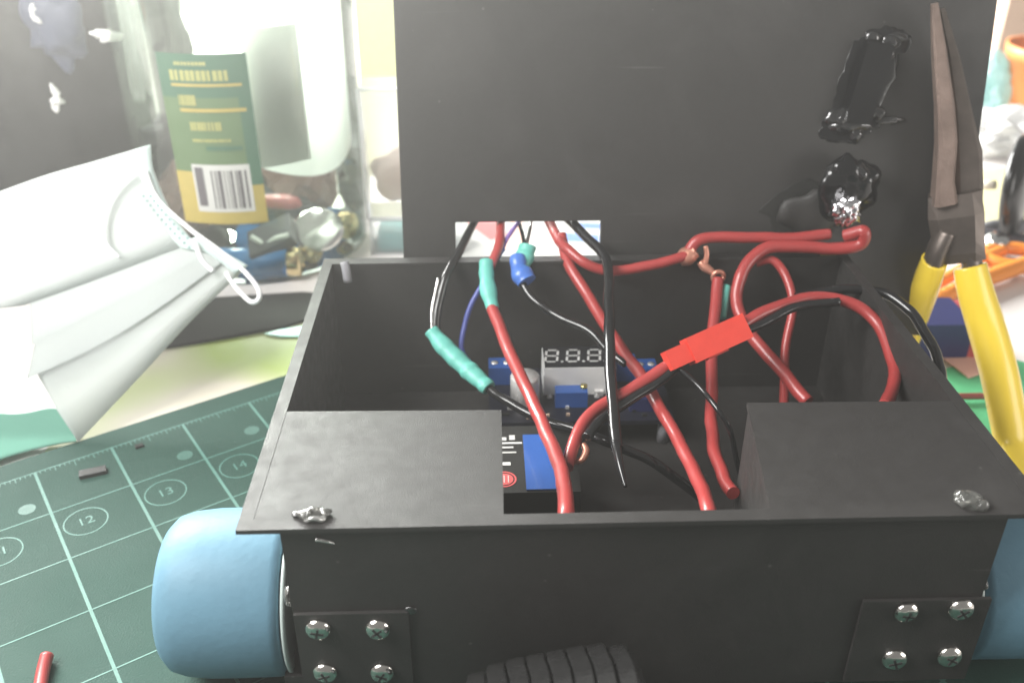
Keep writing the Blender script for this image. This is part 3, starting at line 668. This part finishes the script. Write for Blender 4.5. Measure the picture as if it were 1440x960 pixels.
# ================================================================== FACE MASK
mk = thing('face_mask', 'white pleated surgical mask leaning against the jar at the left edge', 'face mask', (-190, 160, 0))
def mpy(u, v, y, off=None):
    # the sheet leans back evenly from the table; off lifts a layer towards the viewer
    if off is None: off = MOFF[0]
    bow = 5 * sin(max(0, min(1, (u + 60) / 400)) * pi)
    p = py(u, v, 122 + (246 - .299 * (v - 206) - 122) * .62 - off - bow * max(0, 1 - (v - 206) / 300))
    return p if p.z > .6 else pz(u, v, .6)
MOFF = [0.0]; ROFF = [0, 0, .3, .6, 1.2, -2.0, .8, -2.4, .6, -2.2, 1.0, 0]
def WM(*pts): return [mpy(u, v, y) for u, v, y in pts]
rows = [
 [(205, 206, 246), (130, 228, 238), (55, 250, 230), (-60, 292, 215)],
 [(215, 236, 243), (136, 262, 232), (52, 290, 222), (-60, 334, 208)],
 [(228, 270, 239), (144, 304, 226), (52, 340, 214), (-60, 386, 199)],
 [(250, 318, 233), (165, 352, 218), (60, 395, 205), (-60, 440, 190)],
 [(274, 340, 228), (190, 372, 211), (110, 402, 198), (30, 430, 186)],
 [(266, 335, 231), (187, 364, 215), (110, 392, 202), (42, 417, 191)],
 [(300, 352, 226), (215, 400, 201), (130, 442, 184), (45, 484, 168)],
 [(292, 348, 229), (209, 392, 205), (127, 432, 188), (52, 470, 173)],
 [(318, 363, 222), (230, 428, 190), (140, 484, 168), (38, 532, 152)],
 [(312, 360, 225), (223, 418, 194), (134, 472, 172), (48, 518, 157)],
 [(336, 372, 219), (255, 438, 181), (172, 512, 152), (80, 576, 133)],
 [(346, 377, 214), (272, 448, 174), (196, 530, 146), (110, 621, 122)]]
def grid_surface(bm, rows, nu=10, nv=4, offs=None):
    dense = [cr(r, nu) for r in rows]                       # along u
    cols = list(zip(*dense)); cols = [cr(list(c), nv) if nv > 1 else c for c in cols]
    n = len(cols[0]); VV = [[bm.verts.new(mpy(*c[k], None if offs is None else offs[k])) for k in range(n)] for c in cols]
    for i in range(len(VV) - 1):
        for k in range(n - 1): bm.faces.new((VV[i][k], VV[i + 1][k], VV[i + 1][k + 1], VV[i][k + 1])).smooth = True
    return VV
bm = nb(); VV = grid_surface(bm, rows, 12, 1, ROFF); MOFF[0] = 1.6
for e in bm.edges:
    if len(e.link_faces) == 2 and e.calc_face_angle(0) > .6: e.smooth = False
o = obj('pleated_panel', bm, 'mask', mk); sm = o.modifiers.new('thick', 'SOLIDIFY'); sm.thickness = .0005; sm.offset = 0
# welded right edge: two flat strips with dots
bm = nb(); e = [(190, 211, 243), (200, 255, 237), (224, 305, 231), (250, 345, 226), (268, 352, 224)]; e2 = [(212, 204, 243), (218, 250, 237), (244, 303, 231), (282, 350, 226), (300, 358, 223)]
grid_surface(bm, [e, e2], 6, 1); o = obj('welded_edge', bm, 'maskin', mk); o.modifiers.new('thick', 'SOLIDIFY').thickness = .0006
bm = nb(); grid_surface(bm, [[(262, 340, 222), (300, 362, 219), (330, 385, 217)], [(276, 333, 222), (318, 356, 219), (349, 374, 216.5)]], 6, 1); o = obj('welded_edge', bm, 'maskin', mk); o.modifiers.new('thick', 'SOLIDIFY').thickness = .0006
MOFF[0] = 2.4; bm = nb()
for k in range(12):
    t = k / 11
    for q in (0, 1):
        u = 202 + 50 * t + 14 * t * t + q * (10 + 2 * t); v = 276 + 72 * t
        c = mpy(u, v, 232 - 9 * t); n_ = (CAM - c).normalized(); r = n_.orthogonal().normalized(); r2 = n_.cross(r)
        bm.faces.new([bm.verts.new(c + (r * cos(a_) + r2 * sin(a_)) * .55) for a_ in [2 * pi * z_ / 8 for z_ in range(8)]])
o = obj('weld_dots', bm, 'dot', mk); o['kind'] = 'stuff'
MOFF[0] = 3.4; bm = nb(); tube(bm, WM((204, 240, 236), (222, 280, 230), (262, 318, 224), (305, 350, 218), (340, 378, 213), (362, 404, 208), (364, 420, 206), (352, 424, 207), (330, 402, 211), (318, 384, 214)), .95, 8, 8, flat=.7); obj('ear_loop', bm, 'loop', mk)
bm = nb(); tube(bm, WM((268, 338, 222), (276, 345, 221), (284, 365, 218), (300, 382, 215)), 1.1, 8, 6, flat=.7); obj('ear_loop', bm, 'loop', mk)
bm = nb(); tube(bm, WM((186, 242, 231), (160, 268, 227), (146, 305, 222), (148, 340, 217), (168, 362, 210)), .7, 8, 6, flat=.6); obj('ear_loop', bm, 'loop', mk)
# turned-under green side
MOFF[0] = -1.5; bm = nb(); grid_surface(bm, [[(-60, 575, 150), (20, 582, 142), (70, 574, 138), (88, 578, 136)], [(-60, 600, 135), (20, 606, 130), (80, 596, 130), (104, 604, 126)], [(-60, 668, 104), (20, 640, 114), (80, 625, 122), (108, 621, 122.5)]], 8, 6); o = obj('green_flap', bm, 'maskgreen', mk); o.modifiers.new('thick', 'SOLIDIFY').thickness = .0005

# ================================================================== JAR WITH BATTERIES
JC = Vector((-150, 302, TZ)); JR = 55.0
jr = thing('plastic_jar', 'large clear jar with green and yellow label behind the mask', 'jar', JC)
bm = nb()
lathe(bm, [(0, 1), (JR - 14, .6), (JR - 5, .3), (JR - 1.5, 3), (JR, 9), (JR, 100), (JR + .5, 118), (JR, 135), (JR - 3, 158), (JR - 9, 172), (JR - 11, 190)], JC, (0, 0, 1), 64)
obj('jar_wall', bm, 'jar', jr)
def jang(u, v):
    """where a view ray meets the front of the jar: angle and height"""
    d = ray(u, v); ox, oy = CAM.x - JC.x, CAM.y - JC.y; R_ = JR + .6
    A_, B_, C_ = d.x ** 2 + d.y ** 2, 2 * (ox * d.x + oy * d.y), ox ** 2 + oy ** 2 - R_ ** 2
    disc = max(B_ * B_ - 4 * A_ * C_, 0); t = (-B_ - disc ** .5) / (2 * A_); p = CAM + d * t
    return math.atan2(p.y - JC.y, p.x - JC.x), p.z
def jp(a_, z, h=0): return Vector((JC.x + (JR + .6 + h) * cos(a_), JC.y + (JR + .6 + h) * sin(a_), z))
def jpatch(name, aL, aR, z0, z1, m, par, h=0, seg=14):
    bm = nb(); lo, hi, lo2, hi2 = [], [], [], []
    for k in range(seg + 1):
        a_ = aL + (aR - aL) * k / seg
        lo.append(bm.verts.new(jp(a_, z0, h))); hi.append(bm.verts.new(jp(a_, z1, h)))
    for k in range(seg): bm.faces.new((lo[k], lo[k + 1], hi[k + 1], hi[k])).smooth = True
    return obj(name, bm, m, par)
aL = jang(232, 150)[0]; aR, zb = jang(373, 312)[0], jang(373, 312)[1]; aR2 = jang(345, 90)[0]
zt = jang(300, 76)[1]; aR = (aR + aR2) / 2 + .02
lab = jpatch('label', aL, aR, zb, zt, 'lab_g', jr)
def zz(v, u=310): return jang(u, v)[1]
jpatch('label_band', aL, aR, zb - .05, zz(243), 'lab_y', lab, .15)
jpatch('label_band', aL, aR, zz(138), zt, 'lab_dg', lab, .15)
jpatch('label_band', aR - .1, aR, zz(262), zz(76), 'lab_dg', lab, .2)
jpatch('barcode_panel', aL + .15, aR - .09, zz(298), zz(232), 'lab_w', lab, .3)
random.seed(3)
a_ = aL + .30
while a_ < aR - .13:
    w_ = random.choice((.008, .012, .02, .03)); jpatch('barcode_bar', a_, min(a_ + w_, aR - .12), zz(293), zz(240), 'bars', lab, .42, 2); a_ += w_ + random.choice((.008, .012, .02))
jpatch('barcode_bar', aL + .17, aL + .24, zz(290), zz(236), 'bars', lab, .42, 2)
for v0, v1, l_, r_ in ((122, 118, .1, .06), (158, 153, .14, .05)): jpatch('label_rule', aL + l_, aR - r_, zz(v0), zz(v1), 'lab_y', lab, .4)
for v0, v1, l_, r_, n_ in ((114, 99, .1, .14, 11), (149, 134, .14, .42, 8), (184, 172, .2, .25, 9), (92, 87, .15, .3, 9), (200, 196, .2, .2, 16)):
    aa, bb = aL + l_, aR - r_
    for k in range(n_):
        s_ = (bb - aa) / n_; jpatch('label_print', aa + s_ * k, aa + s_ * (k + random.uniform(.55, .9)), zz(v0), zz(v1), 'lab_t', lab, .35, 4)
jpatch('label_print', aL + .3, aR - .12, zz(212), zz(206), 'lab_dg', lab, .3)

# things inside the jar: each its own
def battery(name, p, d, L_, r, label, body='batblue'):
    d = Vector(d).normalized(); p = Vector(p)
    t = thing(name, label, 'battery', p - Vector((0, 0, r)), 'batteries in the jar')
    bm = nb(); lathe(bm, [(0, 0), (r - .4, 0), (r, .4), (r, L_ - 6), (r - .05, L_ - 6)], p, d, 24); obj('sleeve', bm, body, t)
    bm = nb(); lathe(bm, [(r - .02, L_ - 6), (r - .02, L_ - .5), (r - .5, L_), (r * .4, L_), (r * .38, L_ + 1.6), (0, L_ + 1.7)], p, d, 24); obj('cap', bm, 'batgold', t)
battery('battery', (-171, 258.5, 6.4), (1, -.02, .0), 48, 7, 'blue cylindrical battery lying at the front of the jar bottom')
battery('battery', (-158, 291, 6), (1, -.45, .0), 44, 7, 'blue cylindrical battery in the jar behind the silver disc')
battery('battery', (-142, 322, 7), (1, -.6, 0), 44, 7, 'blue cylindrical battery at the right wall of the jar bottom')
c = py(448, 325, 272); bm = nb(); lathe(bm, [(0, 0), (11.5, 0), (12.2, .5), (12.2, 2.4), (11, 3.0), (0, 3.1)], c, (.05, -.55, .8), 36); tag(obj('coin_cell', bm, 'silver'), 'round silver disc lying on the batteries in the jar', 'disc')
random.seed(11)
c = py(383, 335, 262); bm = nb(); obox(bm, c, Vector((.8, .2, .3)).normalized(), Vector((-.2, .9, .4)).normalized(), Vector((-.3, -.4, .85)).normalized(), 11, 8, 3); t = obj('chip_card', bm, 'darkscrap', bevel=.6); tag(t, 'dark grey module with pale zigzag mark in the jar', 'module')
bm = nb(); P = [c + Vector((x, -4.6, z)) for x, z in ((-9, 3), (-3, -1.5), (3, 2), (9, 3.5))]; tube(bm, P, 1.3, 6, 1); o2 = obj('pale_mark', bm, 'seg', t)
sc = [((-185, 300, 22), (14, 18, 18), 'brown', 'brown component heap at the left in the jar'), ((-165, 330, 30), (26, 18, 20), 'darkscrap', 'dark heap of components at the back of the jar'), ((-130, 318, 28), (20, 16, 16), 'brown', 'dim brown heap of components right in the jar'), ((-137, 290, 25), (12, 5, 4), 'redscrap', 'dull red part lying under the label edge in the jar'), ((-152, 305, 16), (28, 14, 10), 'darkscrap', 'dark clump of parts between the batteries in the jar')]
for k, (c, r, m, lb) in enumerate(sc):
    bm = nb(); blob(bm, c, *r, amp=.5, fr=.09, seed=50 + k, sub=3); 
    for f in bm.faces: f.smooth = False
    tag(obj('component_heap', bm, m), lb, 'components')
# white papers standing in the jar
def curl(name, u0, u1, rad, zl, zh, m, label, dip=0):
    a0, a1 = jang(u0, 150)[0], jang(u1, 150)[0]
    bm = nb(); lo, hi = [], []
    for k in range(17):
        t = k / 16; a_ = a0 + (a1 - a0) * t; x, y = JC.x + rad * cos(a_), JC.y + rad * sin(a_)
        lo.append(bm.verts.new((x, y, zl - dip * sin(t * pi)))); hi.append(bm.verts.new((x, y, zh)))
    for k in range(16): bm.faces.new((lo[k], lo[k + 1], hi[k + 1], hi[k])).smooth = True
    o = tag(obj(name, bm, m), label, 'paper'); o.modifiers.new('thick', 'SOLIDIFY').thickness = .0003
curl('grey_card', 352, 436, JR - 3.5, zz(236, 400), zz(38, 400), 'greycard', 'grey card standing in the jar right of the label')
curl('white_paper', 362, 512, JR - 6, zz(232, 440), 178, 'glowpaper', 'bright white paper curled inside the jar behind the grey card', 9)
# ================================================================== CLEAR BOX, PACKETS BEHIND
c0 = py(546, 350, 283)
bx = thing('clear_box', 'small clear plastic box between the jar and the lid', 'box', (c0.x + 12, 294, TZ))
x0, x1 = py(522, 330, 283).x, py(522, 330, 283).x + 46; y0, y1 = 283, 305; zA = 26
def frame_box(x0, x1, y0, y1, z0, z1, nm, par, mwall='clearp'):
    bm = nb(); box(bm, x0, x1, y0, y1, z0, z1); o = obj(nm, bm, mwall, par, bevel=2.5, bseg=3)
    e = nb()
    for a_, b_ in (((x0, y0, z0), (x0, y0, z1)), ((x0, y0, z1), (x1, y0, z1)), ((x0, y0, z0), (x1, y0, z0))): tube(e, [Vector(a_), Vector(b_)], .9, 6, 1)
    obj('moulded_edge', e, 'clearedge', o); return o
frame_box(x0, x1, y0, y1, TZ, 17, 'lower_tray', bx); frame_box(x0 - 1, x1, y0, y1, 17.6, 82, 'upper_tray', bx)
tag(obj('teal_part', B(x0 + 3, x1 - 6, y0 + 3, y1 - 4, TZ + 1, 9), 'tealp', bevel=1), 'teal plastic part inside the lower clear tray', 'part')
bm = nb(); blob(bm, (x0 + 16, 294, 36), 14, 8, 13, .3, .12, 3, 77); tag(obj('tan_part', bm, 'tan'), 'tan paper wad inside the upper clear tray', 'paper')
tag(obj('yellow_packet', B(-106, -80, 400, 420, TZ, 118), 'yellowpk', bevel=2), 'yellow packet standing behind the clear box', 'packet')
# printed leaflet seen through the lid slot
lf = thing('leaflet', 'white leaflet with red and blue print seen through the lid slot', 'leaflet', (-20, 300, TZ))
bm = nb(); P = [pz(575, 366, TZ + .3), pz(905, 366, TZ + .3), pz(905, 290, TZ + .3), pz(575, 290, TZ + .3)]
bm.faces.new([bm.verts.new(p) for p in P]); obj('leaflet_sheet', bm, 'lab_w', lf)
for q, m in (([(655, 312), (708, 312), (712, 330), (690, 338)], 'redprint'), ([(706, 350), (735, 345), (735, 306), (720, 306)], 'pinkp'), ([(780, 326), (842, 330), (842, 341), (790, 339)], 'blueprint'), ([(800, 312), (845, 314), (845, 322), (806, 320)], 'blueprint')):
    bm = nb(); bm.faces.new([bm.verts.new(pz(u, v, TZ + .45)) for u, v in q]); obj('printed_patch', bm, m, lf)
# crumpled white shape added for the blown-out window glare behind the jar
def crumple(name, c, r, m, label, cat, seed, amp=.45, fr=.03, sub=5, flat=False):
    bm = nb(); blob(bm, c, *r, amp=amp, fr=fr, seed=seed, sub=sub)
    for v in bm.verts: v.co.z = max(v.co.z, TZ + .2 + .002 * random.random())
    if flat:
        for f in bm.faces: f.smooth = False
    return tag(obj(name, bm, m), label, cat)
crumple('white_glare_shape', (-100, 520, 30), (70, 50, 62), 'glowpaper', 'crumpled white shape added behind the jar for the window glare', 'bag', 61)
# black bag at the upper left
crumple('black_bag', (-262, 352, 55), (66, 60, 120), 'bag', 'large black bag standing behind the mask in the upper left corner', 'bag', 62, .35, .02)
crumple('black_bag', (-345, 320, 40), (60, 70, 100), 'bag', 'crumpled black bag cut by the left edge behind the mask', 'bag', 67, .5, .03)
p = py(78, 30, 288); bm = nb(); blob(bm, p, 13, 8, 24, .5, .08, 4, 63); tag(obj('blue_cap', bm, 'bluecloth'), 'dark blue cap resting on the black bag', 'cap')
for k, (u, v, r, lb) in enumerate([(150, 52, (6, 1.5, 2.2), 'pale blob modelled as a glint on top of the black bag'), (80, 138, (2.2, 1.6, 5), 'small pale blob modelled as a glint on the front of the black bag'), (52, 22, (2.2, 2, 5.5), 'white pen cap tip beside the dark blue cap')]):
    bm = nb(); blob(bm, py(u, v, 282), *r, .9, .35, 4, 64 + k); tag(obj('glint_tip_blob', bm, 'seg'), lb, 'scrap')  # pale blobs modelled as the bag's glints, beside a white cap tip

# ================================================================== PLIERS
pl = thing('pliers', 'long-nose pliers with yellow handles standing open beside the lid', 'pliers', (130, 130, TZ))
def taper(bm, secs, seg=4):
    """secs: (centre, side axis, depth axis, half width, half depth); chamfered rectangular loft"""
    R_ = []
    for c, a_, b_, hw, hd in secs:
        k = .35
        q = [(-1, -1 + k), (-1 + k, -1), (1 - k, -1), (1, -1 + k), (1, 1 - k), (1 - k, 1), (-1 + k, 1), (-1, 1 - k)]
        R_.append([bm.verts.new(c + a_ * (hw * x) + b_ * (hd * y)) for x, y in q])
    for i in range(len(R_) - 1):
        for k in range(8): bm.faces.new((R_[i][k], R_[i][(k + 1) % 8], R_[i + 1][(k + 1) % 8], R_[i + 1][k]))
    bm.faces.new(R_[0][::-1]); bm.faces.new(R_[-1])
PV = py(1345, 318, 139); TIP = py(1314, 4, 151)
axp = (TIP - PV).normalized(); vw = (PV - CAM).normalized(); sdp = axp.cross(vw).normalized(); 
if sdp.x < 0: sdp = -sdp
dpp = axp.cross(sdp).normalized()
def jaw(pts, m):
    bm = nb(); secs = []
    for u, v, y, hw, hd in pts: secs.append((py(u, v, y), (sdp + dpp * .25).normalized(), (dpp - sdp * .25).normalized(), hw, hd))
    taper(bm, secs); return obj('jaw', bm, m, pl)
jaw([(1314, 5, 151, 1.0, 1.4), (1320, 70, 149.5, 2.0, 2.4), (1328, 150, 146.5, 2.7, 3.4), (1330, 200, 144.5, 3.0, 4.0), (1326, 255, 142, 3.0, 4.4), (1327, 285, 140.5, 3.8, 4.6)], 'litsteel')  # left jaw toned as the lit facet, right jaw as the shaded one
jaw([(1324, 12, 153, .9, 1.2), (1340, 80, 152, 1.8, 2.0), (1352, 160, 149, 3.0, 3.2), (1358, 215, 146, 4.6, 3.8), (1359, 262, 143, 4.6, 4.4), (1358, 290, 141.5, 4.6, 4.6)], 'darksteel')
bm = nb(); taper(bm, [(py(1342, 270, 142), sdp, dpp, 8.2, 4.0), (py(1344, 300, 140), sdp, dpp, 8.8, 5.0), (py(1347, 335, 138), sdp, dpp, 8.2, 5.0), (py(1346, 352, 137), sdp, dpp, 8.6, 4.6), (py(1344, 366, 136.5), sdp, dpp, 9.4, 3.6)]); jt = obj('joint', bm, 'darksteel', pl)
c = py(1344, 312, 134.5); bm = nb(); lathe(bm, [(0, -1.2), (1.6, -1.25), (1.9, -1.5), (2.0, -2.2)], c, -vw, 20); obj('rivet', bm, 'darksteel', jt)
bm = nb(); tube(bm, W((1330, 325, 138), (1318, 350, 137), (1312, 370, 137)), [4.6, 4.6, 4.6], 10, 4, flat=.7); obj('shank', bm, 'darksteel', pl)
bm = nb(); tube(bm, W((1352, 325, 138), (1364, 355, 136), (1368, 385, 134)), [4.8, 5.0, 5.0], 10, 4, flat=.7); obj('shank', bm, 'darksteel', pl)
e1 = pz(1238, 540, 4)
bm = nb(); tube(bm, [py(1314, 366, 137), py(1303, 398, 139), py(1286, 444, 143), py(1268, 490, 150), py(1250, 528, 152), ], [5.2, 5.7, 5.8, 5.6, 4.8], 14, 8, flat=.8); obj('handle', bm, 'yellow', pl)
bm = nb(); tube(bm, [py(1364, 374, 135), py(1372, 410, 131), py(1387, 460, 125), py(1404, 520, 116), py(1416, 580, 107), py(1426, 640, 97), pz(1440, 720, 3.2)], [6.2, 6.7, 7.0, 7.0, 6.7, 6.2, 5.4], 16, 8, flat=.8); obj('handle', bm, 'yellow', pl)

# ================================================================== CLUTTER AT THE RIGHT EDGE
pc = pz(1452, 168, TZ); pc = Vector((pc.x + 9, pc.y + 10, TZ))
pt = thing('plant_pot', 'orange flower pot with dark inside at the upper right edge', 'pot', pc)
bm = nb(); lathe(bm, [(0, 0), (22, 0), (24, 4), (30, 40), (32, 40), (33, 50), (30, 50), (28, 34)], pc, (0, 0, 1), 48); obj('pot_wall', bm, 'terracotta', pt)
bm = nb(); lathe(bm, [(28.3, 34), (16, 35.5), (0, 35)], pc, (0, 0, 1), 32); obj('pot_filling', bm, 'soil', pt)
tag(obj('tan_carton', B(430, 560, 700, 780, TZ, 120), 'tan', bevel=2), 'tan carton standing far behind the orange pot', 'carton')
p = pz(1393, 165, TZ); crumple('teal_wrapper', (p.x + 4, p.y + 14, 14), (17, 14, 24), clear('teal_film', (.6, .85, .85), .3, .1, .6, (.5, .72, .72)), 'pale teal plastic wrapper beside the orange pot', 'wrapper', 71, .6, .08, 4, True)
p = pz(1412, 215, TZ); crumple('white_tissue', (p.x + 6, p.y + 22, 4), (52, 34, 13), 'paper_w', 'crumpled white tissue between the pot and the black spool', 'tissue', 72, .5, .06, 4, True)
sp = py(1422, 262, 300); spt = thing('spool', 'black disc-shaped spool with a pale axle at the right edge', 'spool', (sp.x, 300, TZ))
dirs = Vector((.75, -.6, .12)).normalized(); R_s = sp.z - TZ
bm = nb(); lathe(bm, [(0, 0), (R_s - 2, 0), (R_s, 1.2), (R_s, 4), (R_s - 1.5, 6), (R_s * .6, 8.5), (0, 9.5)], sp, dirs, 40); obj('disc', bm, 'blackgloss', spt)
bm = nb(); tube(bm, [py(1370, 261, 305), py(1400, 260, 298)], 2.4, 10, 2); obj('axle', bm, 'cream', spt)
sheet('yellow_paper', [(1340, 318), (1365, 240), (1470, 232), (1490, 310)], TZ + .1, .4, 'yellowpk', 'pale yellow paper under the black spool', 'paper')
random.seed(21)
for k, (u, v, L_, rz, lb) in enumerate([(1392, 318, 20, .4, 'grey metal bit lying nearest the plier joint'), (1412, 332, 24, -.5, 'grey metal bit in front of the black spool'), (1436, 318, 20, .2, 'grey metal bit cut by the right edge below the spool'), (1420, 306, 14, .8, 'small dark bit touching the black spool')]):
    c = pz(u, v, 2); bm = nb(); a_ = Vector((cos(rz), sin(rz), 0)); tube(bm, [c - a_ * L_ / 2, c, c + a_ * L_ / 2], [2.0, 3.2, 2.2], 10, 4)
    tag(obj('metal_bit', bm, 'greyp' if k % 2 == 0 else 'darkscrap'), lb, 'metal bit')
p = pz(1398, 345, 3); bm = nb(); lathe(bm, [(0, 6), (4.5, 5.5), (6, 3), (6, -3)], p, (.2, -.3, 1), 20); tag(obj('bottle_top', bm, 'silver'), 'shiny round metal bottle top behind the orange scissors', 'bottle top')
# orange scissors
ss = thing('scissors', 'orange handled scissors lying behind the pliers', 'scissors', pz(1380, 400, TZ))
bm = nb(); c = pz(1428, 362, 3); P = [c + Vector((15 * cos(t), 11 * sin(t), 0)) for t in [2 * pi * q / 20 for q in range(21)]]; tube(bm, P, 3.4, 10, 1); obj('finger_loop', bm, 'orange', ss)
bm = nb(); tube(bm, [pz(1306, 428, 3), pz(1340, 410, 3.2), pz(1390, 390, 3.4), pz(1460, 365, 3.6)], [3.4, 3.6, 4.0, 4.0], 10, 6); obj('arm', bm, 'orange', ss)
bm = nb(); tube(bm, [pz(1292, 418, 3), pz(1330, 392, 3), pz(1380, 366, 3.2), pz(1410, 352, 3.4)], [2.6, 3.0, 3.2, 3.2], 10, 6); obj('arm', bm, 'orange', ss)
for k in range(5):
    c = pz(1312 + k * 9, 418 - k * 5, 5.2); bm = nb(); blob(bm, c, 1.7, 1.7, 1.7, 0, 1, 2); obj('grip_tooth', bm, 'orange', ss)
# navy box
a = pz(1300, 512, TZ); nbx = thing('navy_box', 'small navy box with a reddish end behind the left plier handle', 'box', (a.x + 14, a.y + 8, TZ))
obj('box_body', B(a.x - 8, a.x + 18, a.y + 2, a.y + 26, TZ + .05, 15), 'navy', nbx, bevel=1)
obj('red_end', B(a.x + 18.1, a.x + 23, a.y + 2.3, a.y + 25.5, TZ + .05, 14), 'redscrap', nbx, bevel=1)

# ================================================================== HAZE (pale veil of window light in the air)
hm = bpy.data.materials.new('haze'); hm.use_nodes = True; n = hm.node_tree.nodes; n.clear()
ho = n.new('ShaderNodeOutputMaterial'); pv = n.new('ShaderNodeVolumePrincipled')
pv.inputs['Color'].default_value = (.96, .94, .90, 1); pv.inputs['Density'].default_value = HAZE; pv.inputs['Anisotropy'].default_value = HAZE_G
hm.node_tree.links.new(pv.outputs[0], ho.inputs['Volume'])
tag(obj('haze', B(-1600, 1600, -600, 2000, -1030, 230), hm), None, None, kind='stuff')
